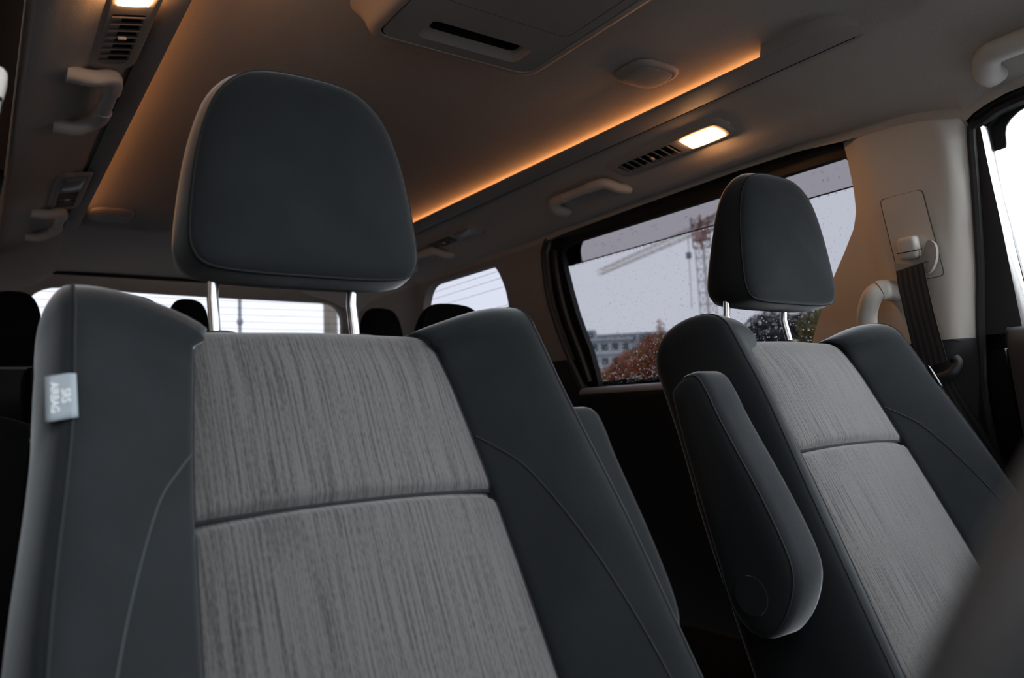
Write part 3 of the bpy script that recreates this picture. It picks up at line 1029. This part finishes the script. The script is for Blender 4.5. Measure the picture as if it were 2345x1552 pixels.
for s, lab in ((1, 'black seat belt hanging from its guide on the beige door pillar'), (-1, 'seat belt with pale height button on the shaded door pillar')):
    S = side(s)
    sb = empty('seat_belt', S(1.35, 0.67, 0.9), lab, 'seat belt')

    def px(y, z, off):
        return S(pillar_x(y, z) - off, y, z)


    V, F = rbox(Vector((0, 0, 0)), (0.022, 0.034, 0.040), 0.007)
    ang = Matrix.Rotation(math.radians(-11.3 * s), 3, 'Y')
    mk('height_button', [ang @ v + px(0.687, 1.117, 0.012) for v in V], F, 'beige_plastic', sb)
    V, F = rbox(Vector((0, 0, 0)), (0.0235, 0.0345, 0.0015), 0.0004, seg=1)
    mk('button_seam', [ang @ v + px(0.687, 1.111, 0.0121) for v in V], F, 'seam', sb)
    # anchor guide: crescent plate
    G = [(0.716, 1.094), (0.700, 1.090), (0.684, 1.0875), (0.671, 1.094), (0.662, 1.106), (0.656, 1.118), (0.649, 1.123), (0.642, 1.116), (0.641, 1.102), (0.645, 1.086), (0.653, 1.073), (0.664, 1.066), (0.690, 1.064), (0.708, 1.069), (0.7155, 1.080)]
    G = [(p.x, p.y) for p in smoothloop([(a, b, 0) for a, b in G], 3)]
    HOLE = [(p.x, p.y) for p in roundpoly([(0.705, 1.082), (0.655, 1.089), (0.658, 1.078), (0.704, 1.071)], 0.004, 3)]
    V, F = panel(G, [HOLE], lambda y, z: px(y, z, 0.017), 0.008, flange_outer=(0.008 * s, 0, 0), flange_holes=(0.008 * s, 0, 0))
    mk('belt_guide', V, F, 'grey_plastic', sb, sharp=40)


    def pb(y, z, off):
        return px(y + 0.007, z, off)

    def pt(y, z, off):
        return px(y + 0.009, z - 0.016, off)
    P1 = [((0.706, 1.079), (0.656, 1.086), 0.022), ((0.7045, 1.05), (0.6535, 1.056), 0.028), ((0.700, 0.99), (0.6495, 0.996), 0.032), ((0.694, 0.90), (0.643, 0.913), 0.036)]
    ribbon([(pb(*a, o), pb(*b, o)) for a, b, o in P1], 0.05, 0.0014, 'webbing', 'upper_webbing', sb)
    P2 = [((0.690, 0.888), (0.643, 0.896), 0.028), ((0.684, 0.86), (0.641, 0.868), 0.025), ((0.664, 0.781), (0.622, 0.785), 0.02), ((0.650, 0.70), (0.606, 0.70), 0.016), ((0.645, 0.45), (0.60, 0.45), 0.014), ((0.645, 0.22), (0.60, 0.22), 0.012)]
    ribbon([(pb(*a, o), pb(*b, o)) for a, b, o in P2], 0.05, 0.0014, 'webbing', 'lower_webbing', sb)
    # tongue
    V, F = tube(spline([pt(0.700, 0.888, 0.040), pt(0.670, 0.896, 0.043), pt(0.640, 0.905, 0.042), pt(0.631, 0.916, 0.040), pt(0.629, 0.926, 0.036), pt(0.634, 0.934, 0.030)], 5), 0.0075, 10, 0.009, ref=(1, 0, 0))
    tg = mk('tongue_grip', V, F, 'black', sb)
    V, F = rbox(Vector((0, 0, 0)), (0.012, 0.034, 0.024), 0.004)
    mk('tongue_body', [v + pt(0.672, 0.879, 0.036) for v in V], F, 'black', tg)
    TO = roundpoly([(0.684, 0.872), (0.650, 0.878), (0.659, 0.862), (0.659, 0.842), (0.681, 0.838)], [0.002, 0.004, 0.004, 0.004, 0.004], 3)
    TH = roundpoly([(0.677, 0.853), (0.6645, 0.855), (0.6645, 0.845), (0.677, 0.843)], 0.002, 2)
    V, F = panel([(p.x, p.y) for p in TO], [[(p.x, p.y) for p in TH]], lambda y, z: pt(y, z, 0.036), 0.008, flange_outer=(0.0025 * s, 0, 0), flange_holes=(0.0025 * s, 0, 0))
    mk('tongue_plate', V, F, 'steel', tg, sharp=40)


# ------------------------------------------------------------------ seats
TH_ = math.radians(27)
BV = Vector((0, math.sin(TH_), math.cos(TH_)))
NV = Vector((0, -math.cos(TH_), math.sin(TH_)))
B_ROWS = [-0.60, -0.54, -0.48, -0.42, -0.37, -0.32, -0.28, -0.25, -0.225, -0.205, -0.195, -0.19, -0.186, -0.183, -0.18, -0.177, -0.174, -0.17, -0.165, -0.155, -0.135, -0.115, -0.09, -0.065, -0.04, -0.02]
TAUS = [0.12, 0.24, 0.36, 0.48, 0.6, 0.7, 0.8, 0.88, 0.94, 0.98, 1.0]
HW = [(-0.6, 0.285), (-0.45, 0.278), (-0.35, 0.270), (-0.25, 0.262), (-0.15, 0.250), (-0.1, 0.245), (-0.05, 0.243), (0.0, 0.240), (0.1, 0.235)]
IE = [(-0.6, 0.156), (-0.36, 0.148), (-0.2, 0.140), (-0.12, 0.134), (0.0, 0.121), (0.05, 0.115)]
NB = [(-0.6, 0.060), (-0.3, 0.058), (-0.15, 0.055), (-0.05, 0.050), (0.03, 0.046), (0.1, 0.045)]
NBK = [(-0.6, -0.135), (-0.2, -0.12), (0.0, -0.105), (0.1, -0.10)]
COLS_H = [0, 0.2, 0.4, 0.6, 0.8, 0.92, 0.98, 1.0]       # insert, fraction of insert half width
# side cross-section beyond the insert: knots as (fraction of bolster 0..1.., n)


def half_section(b, groove=True):
    """list of (a, n, tag) from centre out to the centre of the back"""
    hw, ie, nb, nk = sinterp(b, HW), sinterp(b, IE), sinterp(b, NB), interp(b, NBK)
    out = []
    roll = 0.012 * (max(0.0, b + 0.075) / 0.055) ** 2
    for f in COLS_H:
        n = 0.012 * (1 - f ** 2.2) - 0.004 * max(0, (f - 0.9) / 0.1)
        if groove:
            n -= 0.010 * math.exp(-((b + 0.180 + 0.004 * f ** 4) / 0.0055) ** 2)
        out.append((ie * f, n - roll * (1 - 0.7 * f ** 3)))
    c = hw - 0.022
    k = [(ie, -0.004), (ie + 0.006, 0.004), (ie + (c - ie) * 0.5, nb * 0.64), (c - 0.016, nb * 0.97), (c, nb), (c + 0.010, nb - 0.010), (hw - 0.003, nb - 0.042), (hw, nb - 0.085),
         (hw - 0.004, nk + 0.03), (hw - 0.022, nk + 0.006), (hw - 0.06, nk), (hw * 0.5, nk - 0.004), (0.0, nk - 0.006)]
    sp = spline([(a, n, 0) for a, n in k], 3)
    out += [(q.x, q.y) for q in sp[1:]]
    return out


NI = len(COLS_H)                 # insert columns
NBOL = NI + 3 * 4 - 1            # index of the crest seam (end of front bolster)


def top_b(a, hw):
    f = min(1, abs(a) / hw)
    return sinterp(f, [(0, 0.014), (0.40, 0.013), (0.50, 0.014), (0.70, 0.024), (0.86, 0.037), (0.94, 0.040), (0.98, 0.034), (1.0, 0.026)])


def seat_grid(T, wide=1.0, topk=1.0):
    """rows of full closed loops of world points, with (a, b)"""
    T = Vector(T)
    rows = []
    for b in B_ROWS:
        h = half_section(b)
        rows.append([(a, b, n) for a, n in h])
    base = half_section(-0.02)
    hw = sinterp(-0.02, HW)
    RIDGE = -0.040
    for tau in TAUS:
        r = []
        for i, (a, n) in enumerate(base):
            tb = top_b(a, hw) * topk
            bs = -0.02
            q = math.sqrt(max(0, 1 - tau ** 2.2))
            nn = RIDGE + (n - RIDGE) * q
            bb = bs + (tb - bs) * tau
            sc = 1.0
            if a > 0.11:
                sc = 1 - 0.02 * tau ** 3 * min(1, (a - 0.11) / 0.10)
            aa = a * sc
            if i < NI:
                aa = a * (1 - 0.13 * tau ** 1.6)
            elif i <= NBOL:
                w = (i - NI + 1) / (NBOL - NI + 1)
                aa = (base[NI - 1][0] * (1 - 0.13 * tau ** 1.6)) * (1 - w) + a * sc * w + (a - (base[NI - 1][0] * (1 - w) + base[NBOL][0] * w)) * 0.5
            r.append((aa, bb, nn))
        rows.append(r)

    def W(a, b, n):
        return T + Vector((1, 0, 0)) * (a * wide) + BV * b + NV * n
    return rows, W


def strip(rows, W, i0, i1, sgn, r0=0, r1=None):
    r1 = len(rows) if r1 is None else r1
    V, F, U = [], [], []
    n = i1 - i0 + 1
    for r in rows[r0:r1]:
        for (a, b, nn) in r[i0:i1 + 1]:
            V.append(W(sgn * a, b, nn))
            U.append((sgn * a, b - nn * 0.7))
    m = r1 - r0
    for i in range(m - 1):
        for k in range(n - 1):
            F.append([i * n + k, i * n + k + 1, (i + 1) * n + k + 1, (i + 1) * n + k])
    return V, F, U


def both(rows, W, i1, r0=0, r1=None):
    r1 = len(rows) if r1 is None else r1
    V, F, U = [], [], []
    n = 2 * i1 + 1
    for r in rows[r0:r1]:
        for k in range(-i1, i1 + 1):
            a, b, nn = r[abs(k)]
            a = math.copysign(a, k) if k else 0.0
            V.append(W(a, b, nn))
            U.append((a, b - max(0, -nn) * 0.9))
    for i in range(r1 - r0 - 1):
        for k in range(n - 1):
            F.append([i * n + k, i * n + k + 1, (i + 1) * n + k + 1, (i + 1) * n + k])
    return V, F, U


def surf_n(a, b):
    h = half_section(b, False)
    a = abs(a)
    for (a0, n0), (a1, n1) in zip(h[:NBOL + 1], h[1:NBOL + 2]):
        if a0 <= a <= a1:
            t = (a - a0) / max(1e-9, a1 - a0)
            return n0 + (n1 - n0) * t
    return h[NBOL][1]


HR = [(0, 0.105), (0.040, 0.1025), (0.066, 0.092), (0.086, 0.070), (0.098, 0.040), (0.106, 0.005), (0.111, -0.030), (0.114, -0.062), (0.113, -0.084), (0.104, -0.098), (0.085, -0.103), (0.045, -0.105)]
HR = HR + [(0, -0.105)] + [(-x, z) for x, z in HR[:0:-1]]
HRL = [(p.x, p.y) for p in smoothloop([(x, z, 0) for x, z in HR], 3)]


def headrest(c, parent, wide=1.0, tall=1.0, m='suede', posts=True, post_dx=0.0, lean=0.10):
    """c: centre of the front face"""
    c = Vector(c)
    # (scale, depth)
    lay = [(0.02, -0.010), (0.25, -0.009), (0.5, -0.007), (0.72, -0.003), (0.86, 0.002), (0.94, 0.007), (0.975, 0.012), (0.99, 0.018), (1.01, 0.03), (1.03, 0.048), (1.02, 0.066), (0.985, 0.082), (0.90, 0.094), (0.7, 0.102), (0.4, 0.106), (0.02, 0.107)]
    L = []
    for sc, dp in lay:
        l = []
        for x, z in HRL:
            # flatter underside, keeps the crown round
            zz = z * sc * tall
            tt = max(0.0, min(1.0, (z / 0.105 + 1) / 2))
            de = dp if dp < 0.018 else 0.018 + (dp - 0.018) * (1.08 - 0.62 * tt)
            l.append(c + Vector((x * sc * wide, de + lean * zz, zz)))
        L.append(l)
    V, F = loft(L)
    hr = mk('headrest', V, F, m, parent, sharp=80)
    # seam round the front face
    V, F = tube([L[6][i] for i in range(len(HRL))] + [L[6][0]], 0.0011, 5, caps=False)
    mk('seam', V, F, 'seam', hr)
    if posts:
        for dx in (-0.074 + post_dx, 0.074 + post_dx):
            V, F = tube([c + Vector((dx, 0.056 + lean * -0.1, -0.09)), c + Vector((dx, 0.050, -0.13)), c + Vector((dx, 0.036, -0.19))], 0.0058, 12)
            po = mk('post', V, F, 'chrome', parent)
            V, F = tube([c + Vector((dx + 0.005, 0.043, -0.167)), c + Vector((dx + 0.005, 0.041, -0.174))], 0.017, 14, 0.012, ref=(1, 0, 0))
            mk('post_guide', V, F, 'dark_plastic', parent)
    return hr


ARM = [(-0.088, -0.002), (-0.079, 0.012), (-0.078, 0.034), (-0.088, 0.052), (-0.115, 0.057), (-0.154, 0.057), (-0.25, 0.063), (-0.32, 0.062), (-0.352, 0.050), (-0.378, 0.022), (-0.390, -0.010), (-0.380, -0.036), (-0.345, -0.050), (-0.29, -0.042), (-0.185, -0.024), (-0.125, -0.012)]


def seat(name, T, label, cat, group, arm=0, tag_side=0, front=True, z_off=0.0, suede='suede', insert='striped', wide=1.0, heads=((0.0, 1.0),), detail=True, posts=True, hr_dx=0.0, arm_n=0.0, hz=0.168, post_dx=-0.014):
    T = Vector(T)
    base = Vector((T.x, T.y - 0.40, 0.0))
    e = empty(name, base, label, cat, group)
    rows, W = seat_grid(T, wide)
    nb = len(B_ROWS)
    i_seam = B_ROWS.index(-0.18)
    V, F, U = both(rows, W, NI - 1, i_seam)
    mk('back_insert', V, F, insert, e, uv=U, sharp=60)
    V, F, U = both(rows, W, NI - 1, 0, i_seam + 1)
    bi = mk('back_insert', V, F, insert, e, uv=U, sharp=60)
    if detail:
        r = rows[i_seam]
        V, F = tube([W(math.copysign(r[abs(k)][0], k) if k else 0, r[abs(k)][1], r[abs(k)][2] + 0.0006) for k in range(1 - NI, NI)], 0.0022, 6)
        mk('seam', V, F, 'seam', bi)
    for sg in (-1, 1):
        V, F, U = strip(rows, W, NI - 1, NBOL, sg)
        bo = mk('side_bolster', V, F, suede, e, uv=U, sharp=80)
        if detail:
            pts = spline([(sg * a, b, 0) for a, b in ((0.136, -0.124), (0.152, -0.146), (0.168, -0.172), (0.188, -0.228), (0.206, -0.295), (0.224, -0.39), (0.235, -0.50))], 6)
            V, F = tube([W(p.x, p.y, surf_n(p.x, p.y) + 0.0002) for p in pts], 0.0011, 5)
            mk('seam', V, F, 'seam_pale' if (sg < 0 and T.x < 0.6) else 'seam', bo)
            V, F = tube([W(sg * r[NBOL][0], r[NBOL][1], r[NBOL][2] + 0.0003) for r in rows], 0.0011, 5)
            mk('seam', V, F, 'seam', bo)
            V, F = tube([W(sg * r[NI - 1][0], r[NI - 1][1], r[NI - 1][2] + 0.0002) for r in rows], 0.0014, 5)
            mk('seam', V, F, 'seam', bo)
    # sides and rear of the backrest
    V, F = [], []
    n = len(rows[0])
    m = 2 * (n - NBOL) - 1
    for r in rows:
        l = [(-1, q) for q in r[NBOL:]] + [(1, q) for q in r[NBOL:-1][::-1]]
        for sg, (a, b, nn) in l:
            V.append(W(sg * a, b, nn))
    for i in range(len(rows) - 1):
        for k in range(m - 1):
            F.append([i * m + k, i * m + k + 1, (i + 1) * m + k + 1, (i + 1) * m + k])
    mk('back_shell', V, F, suede, e, sharp=80)
    # headrests
    for a, w in heads:
        headrest(T + Vector((a + (hr_dx if front else 0), 0.022, hz)), e, wide=w * (1.07 if front else 1), tall=1.07 if front else 1.0, m=suede, posts=posts, post_dx=post_dx)
    # cushion and base
    cy = T.y - 0.50
    cz = T.z - 0.53
    wd = 0.50 * wide
    L = []
    for y, k, zt in ((cy - 0.27, 0.84, -0.035), (cy - 0.255, 0.93, -0.008), (cy - 0.22, 0.98, 0.004), (cy - 0.05, 1.0, 0.0), (cy + 0.15, 1.0, -0.02), (cy + 0.26, 0.97, -0.03)):
        hw_ = wd / 2 * k
        L.append([Vector((T.x + x, y, cz + z + (zt if z > -0.05 else 0))) for x, z in ((-hw_, -0.14), (-hw_ - 0.01, -0.05), (-hw_ + 0.015, 0.03), (-hw_ + 0.06, 0.035), (-hw_ + 0.10, 0.012), (0, 0.008), (hw_ - 0.10, 0.012), (hw_ - 0.06, 0.035), (hw_ - 0.015, 0.03), (hw_ + 0.01, -0.05), (hw_, -0.14))])
    V, F = loft(L)
    mk('cushion', V, F, suede, e, sharp=80)
    V, F = rbox((T.x, cy, (cz - 0.12) / 2), (0.40 * wide, 0.42, cz - 0.10), 0.02)
    mk('base', V, F, 'black', e)
    # folded-up armrest
    if arm:
        ar_l = smoothloop([(b, n, 0) for b, n in ARM], 4)
        cb, cn = -0.24, 0.008
        def lay(k, aa):
            out = []
            for q in ar_l:
                # inset k metres towards the axis
                d = Vector((q.x - max(-0.33, min(-0.11, q.x)), q.y - (0.02 if q.x > -0.15 else 0.008), 0))
                d = d.normalized() if d.length > 1e-6 else d
                out.append(W(arm * aa / wide, q.x - d.x * k, q.y - d.y * k + arm_n))
            return out
        L = [lay(0.022, 0.272), lay(0.010, 0.274), lay(0.003, 0.279), lay(0.0, 0.287), lay(0.0, 0.318), lay(0.0015, 0.325), lay(0.005, 0.330), lay(0.012, 0.3335), lay(0.026, 0.335)]
        V, F = loft(L)
        am = mk('armrest', V, F, suede, e, sharp=80)
        V, F = tube(L[6] + [L[6][0]], 0.0011, 5, caps=False)
        mk('seam', V, F, 'seam', am)
        V, F = tube([W(arm * 0.3345 / wide, -0.342, -0.008 + arm_n), W(arm * 0.3362 / wide, -0.342, -0.008 + arm_n)], 0.022, 24)
        mk('pivot_cap', V, F, suede, am)
    if tag_side:
        a0, a1 = 0.2215, 0.2405
        # small cloth tag sewn in the crest seam
        tagsurf = []
        V, F = [], []
        na = 5
        bl = [-0.080, -0.083, -0.098, -0.111, -0.1165]
        for b in bl:
            for k in range(na):
                a = a0 + (a1 - a0) * k / (na - 1)
                nn = 0.0535 - 0.35 * (a - a0) + 0.004
                V.append(W(tag_side * a, b - (0.0012 if (k in (0,) and b == bl[0]) else 0), nn))
        for i in range(len(bl) - 1):
            for k in range(na - 1):
                F.append([i * na + k, i * na + k + 1, (i + 1) * na + k + 1, (i + 1) * na + k])
        tgo = mk('airbag_tag', V, F, 'tag', e, sharp=60)
        sm = tgo.modifiers.new('thickness', 'SOLIDIFY')
        sm.thickness = 0.0008
        sm.offset = 0
        # printed words, reading downwards
        for word, aa, size, b0 in (('SRS', 0.2285, 0.0075, -0.0985), ('AIRBAG', 0.2352, 0.0070, -0.0985)):
            cu = bpy.data.curves.new('text', 'FONT')
            cu.body = word
            cu.size = size
            cu.align_x = 'CENTER'
            cu.align_y = 'CENTER'
            cu.offset = 0.00012
            to = bpy.data.objects.new('text', cu)
            link(to)
            dg = bpy.context.evaluated_depsgraph_get()
            me = bpy.data.meshes.new_from_object(to.evaluated_get(dg))
            bpy.data.objects.remove(to)
            VV = []
            for v in me.vertices:
                b = b0 - v.co.x
                if tag_side < 0:
                    a = aa - v.co.y      # tops of the letters towards the seat centre
                else:
                    a = aa + v.co.y - 0.004 + (0.2285 - aa) * 0 
                nn = 0.0535 - 0.35 * (a - a0) + 0.0052
                VV.append(W(tag_side * a, b, nn))
            FF = [list(p.vertices) for p in me.polygons]
            mk('print_' + word.lower(), VV, FF, 'tag_text', tgo, sharp=None)
            bpy.data.meshes.remove(me)
    return e


seat('front_seat', (0.28, 0.72, 0.945), 'front seat with grey striped back and chrome headrest posts, close to the steering wheel', 'seat', 'front seats', arm=1, tag_side=-1, arm_n=-0.072)
seat('front_seat', (1.05, 0.72, 0.950), 'front seat with grey striped back beside the belt and beige door pillar', 'seat', 'front seats', arm=-1, tag_side=1, hr_dx=0.037, hz=0.172, post_dx=-0.038)
seat('second_row_seat', (0.205, 1.72, 0.862), 'dark second-row seat behind the front seat by the steering wheel', 'seat', 'rear seats', suede='rear_suede', insert='rear_suede', detail=False, front=False, posts=False)
seat('second_row_seat', (1.05, 1.72, 0.878), 'dark second-row seat below the small quarter window', 'seat', 'rear seats', suede='rear_suede', insert='rear_suede', detail=False, front=False, posts=False)
seat('third_row_seat', (0.34, 2.50, 1.0), 'dark third-row seat with a row of headrests against the rear window', 'seat', 'rear seats', suede='rear_suede', insert='rear_suede', detail=False, front=False, posts=False, heads=((-0.262, 0.68), (0.055, 0.72), (0.205, 0.60)), hz=0.145)
seat('third_row_seat', (1.02, 2.50, 1.0), 'dark third-row seat with one headrest beside the tailgate pillar', 'seat', 'rear seats', suede='rear_suede', insert='rear_suede', detail=False, front=False, posts=False, heads=((0.19, 0.75),), hz=0.145)

# ------------------------------------------------------------------ steering wheel and dashboard
WC = Vector((0.28, 0.066, 0.754))
tl = math.radians(20)
WU = Vector((0, -math.sin(tl), math.cos(tl)))
WN = Vector((0, math.cos(tl), math.sin(tl)))
sw = empty('steering_wheel', WC - WN * 0.1, 'dark leather steering wheel rim, out of focus, close in front of a striped seat', 'steering wheel')


def wp(r, ph, h=0.0):
    return WC + Vector((1, 0, 0)) * (r * math.cos(ph)) + WU * (r * math.sin(ph)) + WN * h


V, F = tube([wp(0.182, 2 * math.pi * k / 64) for k in range(65)], 0.0165, 14, ref=WN, caps=False)
mk('rim', V, F, 'wheel_leather', sw)
L = []
for k, h in ((1.0, -0.05), (1.0, -0.01), (0.9, 0.012), (0.6, 0.02)):
    L.append([wp(0.075 * k, 2 * math.pi * i / 32, h) for i in range(32)])
V, F = loft(L)
mk('hub', V, F, 'wheel_leather', sw)
for ph in (math.radians(8), math.radians(172), math.radians(250), math.radians(290)):
    V, F = tube([wp(0.05, ph, -0.01), wp(0.12, ph, -0.008), wp(0.178, ph, 0)], [0.022, 0.018, 0.012], 10, [0.008, 0.008, 0.008], ref=WN.cross(wp(1, ph) - WC))
    mk('spoke', V, F, 'dark_plastic', sw)
V, F = tube([WC - WN * 0.03, WC - WN * 0.235], 0.03, 16)
mk('column', V, F, 'dark_plastic', sw)

dash = empty('dashboard', (XC, -0.4, 0.3), 'dark dashboard below the windscreen', 'dashboard')
pr = [(-0.79, 0.79), (-0.45, 0.795), (-0.25, 0.775), (-0.17, 0.72), (-0.19, 0.60), (-0.22, 0.40), (-0.30, 0.25), (-0.45, 0.0), (-0.79, 0.0)]
V, F = loft([[(x, y, z) for y, z in pr] for x in (-0.12, 0.3, 0.64, 1.0, 1.385)])
mk('body', V, F, 'door_dark', dash, sharp=50)
V, F = rbox((0.28, -0.34, 0.79), (0.36, 0.16, 0.08), 0.03)
mk('instrument_hood', V, F, 'door_dark', dash)

# ------------------------------------------------------------------ outside
GZ = -0.45
g = struct(mk('ground', *box(-250, 350, -250, 350, GZ - 0.2, GZ), 'asphalt'))


struct(mk('bounce_pavement', *box(-2.2, -0.5, -9.0, 16.0, GZ - 0.05, GZ + 0.02), 'bounce_pavement'))  # unseen pale slab, added to bounce light up through the left windows
nb_ = empty('light_block_wall', (-2.7, 1.0, GZ), 'unseen tall dark wall added outside the car to block light on one side', 'wall')  # unseen wall, added to cut the sky light from the left
mk('wall_body', *box(-3.2, -2.2, -9.0, 16.0, GZ, 6.0), 'light_block_dark', nb_)
mk('light_block_cap', *box(-3.3, -2.1, -9.0, 16.0, 6.0, 6.2), 'concrete', nb_)


def lattice(name, p0, p1, w, nseg, m, parent, r=0.07, ref=(0, 0, 1)):
    """square lattice boom as one part"""
    p0, p1 = Vector(p0), Vector(p1)
    (a, t, u, v), _ = frames([p0, p1], ref)
    parts = []
    cor = [(-1, -1), (1, -1), (1, 1), (-1, 1)]

    def q(i, c):
        return p0.lerp(p1, i / nseg) + u * (cor[c][0] * w / 2) + v * (cor[c][1] * w / 2)
    for c in range(4):
        parts.append(tube([q(0, c), q(nseg, c)], r, 5, caps=False))
        for i in range(nseg):
            d = (c + 1) % 4
            if i % 2:
                parts.append(tube([q(i, c), q(i + 1, d)], r * 0.6, 4, caps=False))
            else:
                parts.append(tube([q(i, d), q(i + 1, c)], r * 0.6, 4, caps=False))
            parts.append(tube([q(i, c), q(i, d)], r * 0.6, 4, caps=False))
    V, F = join(*parts)
    return mk(name, V, F, m, parent, sharp=None)


cr = empty('tower_crane', (84.1, 71.0, GZ), 'pale tower crane with red cab standing beyond the sliding door window', 'crane')
lattice('mast', (84.1, 71.0, GZ), (83.8, 71.3, 22.8), 1.6, 14, 'crane_white', cr, 0.10, ref=(1, 0, 0))
lattice('slewing_tower', (83.7, 71.4, 22.6), (83.6, 71.5, 27.0), 1.7, 4, 'crane_red_hazed', cr, 0.12, ref=(1, 0, 0))
V, F = rbox((83.2, 71.1, 24.2), (1.4, 1.4, 1.7), 0.2)
mk('cab', V, F, 'crane_red_hazed', cr)
lattice('jib', (83.4, 71.9, 25.2), (108.5, 121.0, 29.2), 1.0, 26, 'crane_yellow_hazed', cr, 0.05)
lattice('counter_jib', (83.8, 71.3, 25.2), (77.5, 58.5, 25.0), 1.4, 8, 'crane_red_hazed', cr, 0.09)
V, F = tube([(82.45, 72.8, 24.6), (82.4, 72.85, 14.0)], 0.05, 5)
mk('cable', V, F, 'post_grey', cr)
V, F = rbox((82.42, 72.85, 21.6), (0.6, 0.6, 0.9), 0.1)
mk('hook_block', V, F, 'post_grey', cr)


def building(name, c, w, d, h, rot, wall, nwx, nfl, label, slab=True):
    e = empty(name, (c[0], c[1], GZ), label, 'building', 'buildings beyond the red tree')
    R = Matrix.Rotation(rot, 3, 'Z')
    C = Vector((c[0], c[1], GZ))

    def put(vf):
        return [C + R @ Vector(v) for v in vf[0]], vf[1]
    mk('wall', *put(box(-w / 2, w / 2, -d / 2, d / 2, 0, h)), wall, e, sharp=20)
    if slab:
        mk('roof', *put(box(-w / 2 - 0.5, w / 2 + 0.5, -d / 2 - 0.6, d / 2 + 0.5, h, h + 0.5)), 'wall_pale', e, sharp=20)
    me = None
    fh = h / nfl
    for f in range(nfl):
        if slab:
            mk('floor_band', *put(box(-w / 2 - 0.05, w / 2 + 0.05, -d / 2 - 0.35, -d / 2, f * fh - 0.15 + 0.2, f * fh + 0.25)), 'wall_pale', e, sharp=20)
        for i in range(nwx):
            x = -w / 2 + (i + 0.5) * w / nwx
            z0 = f * fh + fh * 0.32
            mk('window', *put(box(x - w / nwx * 0.30, x + w / nwx * 0.30, -d / 2 - 0.06, -d / 2 + 0.1, z0, z0 + fh * 0.48)), 'far_window', e, sharp=20)
    return e


aim = math.atan2(-84, -0.0)
building('apartment_block', (108.0, 123.0), 15.0, 10.0, 14.7, math.radians(-43), 'wall_pale', 7, 5, 'white low apartment block with flat roof beyond the red tree')
building('office_block', (141.5, 146.0), 22.0, 12.0, 19.6, math.radians(-44), 'wall_grey', 9, 6, 'grey blue block rising behind the white apartment block', slab=False)
building('roof_cabin', (113.5, 134.0), 7.0, 6.0, 18.4, math.radians(-44), 'wall_grey', 3, 6, 'small grey tower block seen over the white apartment roof', slab=False)


def tree(name, base, blobs, nleaf, m, label, leaf=0.10, cat='tree', trunk=0.09, group=None):
    base = Vector(base)
    e = empty(name, base, label, cat, group)
    V, F = [], []
    tot = sum(b[1] ** 2 for b in blobs)
    parts = []
    for (c, r, hz) in blobs:
        c = Vector(c)
        n = int(nleaf * r * r / tot)
        parts.append(tube(spline([base + Vector((0, 0, 0)), base.lerp(c, 0.5) + Vector((0.05, 0.05, 0)), c], 3), [trunk * (1 - 0.8 * i / 6) for i in range(7)], 6))
        for _ in range(n):
            d = Vector((random.gauss(0, 1), random.gauss(0, 1), random.gauss(0, 1))).normalized() * (random.random() ** 0.4)
            p = c + Vector((d.x * r, d.y * r, d.z * r * hz))
            a = Vector((random.gauss(0, 1), random.gauss(0, 1), random.gauss(0, 1))).normalized()
            b = a.cross(Vector((random.gauss(0, 1), random.gauss(0, 1), random.gauss(0, 1)))).normalized()
            s_ = leaf * random.uniform(0.6, 1.3)
            k = len(V)
            V += [p + a * s_, p + b * s_ * 0.5, p - a * s_, p - b * s_ * 0.5]
            F.append([k, k + 1, k + 2, k + 3])
    mk('trunk', *join(*parts), 'bark', e)
    mk('foliage', V, F, m, e, sharp=None)['kind'] = 'stuff'
    return e


tree('autumn_tree', (24.6, 25.0, GZ),
     [((24.4, 25.2, 2.2), 1.2, 1.0), ((25.1, 24.4, 3.0), 0.75, 1.4), ((25.25, 24.25, 4.0), 0.22, 3.2), ((25.5, 23.9, 3.4), 0.5, 1.3), ((24.6, 24.8, 3.2), 0.35, 1.8), ((23.6, 25.9, 1.9), 0.8, 1.0), ((23.0, 26.6, 1.5), 0.7, 1.0), ((24.9, 24.7, 3.7), 0.16, 3.0), ((25.9, 23.5, 2.9), 0.9, 1.1)],
     26000, 'leaf_red', 'rust red autumn tree beyond the rain-spotted sliding door window', leaf=0.055)
tree('dark_tree', (25.6, 17.6, GZ),
     [((24.8, 17.9, 2.6), 1.5, 1.15), ((25.6, 16.6, 2.6), 1.5, 1.1), ((26.3, 15.4, 2.5), 1.5, 1.1)], 26000, 'leaf_dark', 'dark bare-looking tree seen under the belt-side headrest', leaf=0.08)
tree('yellow_shrub', (21.0, 13.6, GZ), [((21.0, 13.6, 2.6), 0.75, 1.3), ((21.1, 13.9, 1.4), 0.9, 1.3)], 7000, 'leaf_yellow', 'yellow green shrub seen beside the brown door pillar', leaf=0.06, cat='shrub')

lp = empty('lamp_post', (10.64, 38.56, GZ), 'thin grey lamp post beyond the rear window', 'lamp post')
V, F = tube([(10.64, 38.56, GZ), (10.64, 38.56, 9.0)], 0.09, 8)
mk('pole', V, F, 'post_grey', lp)
V, F = rbox((10.64, 38.56, 5.75), (0.25, 0.25, 0.3), 0.05)
mk('bracket', V, F, 'post_grey', lp)
V, F = tube([(10.64, 38.56, 9.0), (10.2, 38.3, 9.4), (9.3, 38.0, 9.5)], 0.07, 8)
mk('arm', V, F, 'post_grey', lp)
up_ = empty('utility_pole', (6.65, 16.7, GZ), 'thick brown grey concrete pole beyond the rear window', 'pole')
V, F = rbox((6.65, 16.7, 3.8), (0.24, 0.24, 8.5), 0.02, Matrix.Rotation(math.radians(20), 3, 'Z'))
mk('shaft', V, F, 'concrete', up_)
V, F = box(5.9, 7.4, 16.66, 16.74, 7.4, 7.55)
mk('crossarm', V, F, 'concrete', up_)
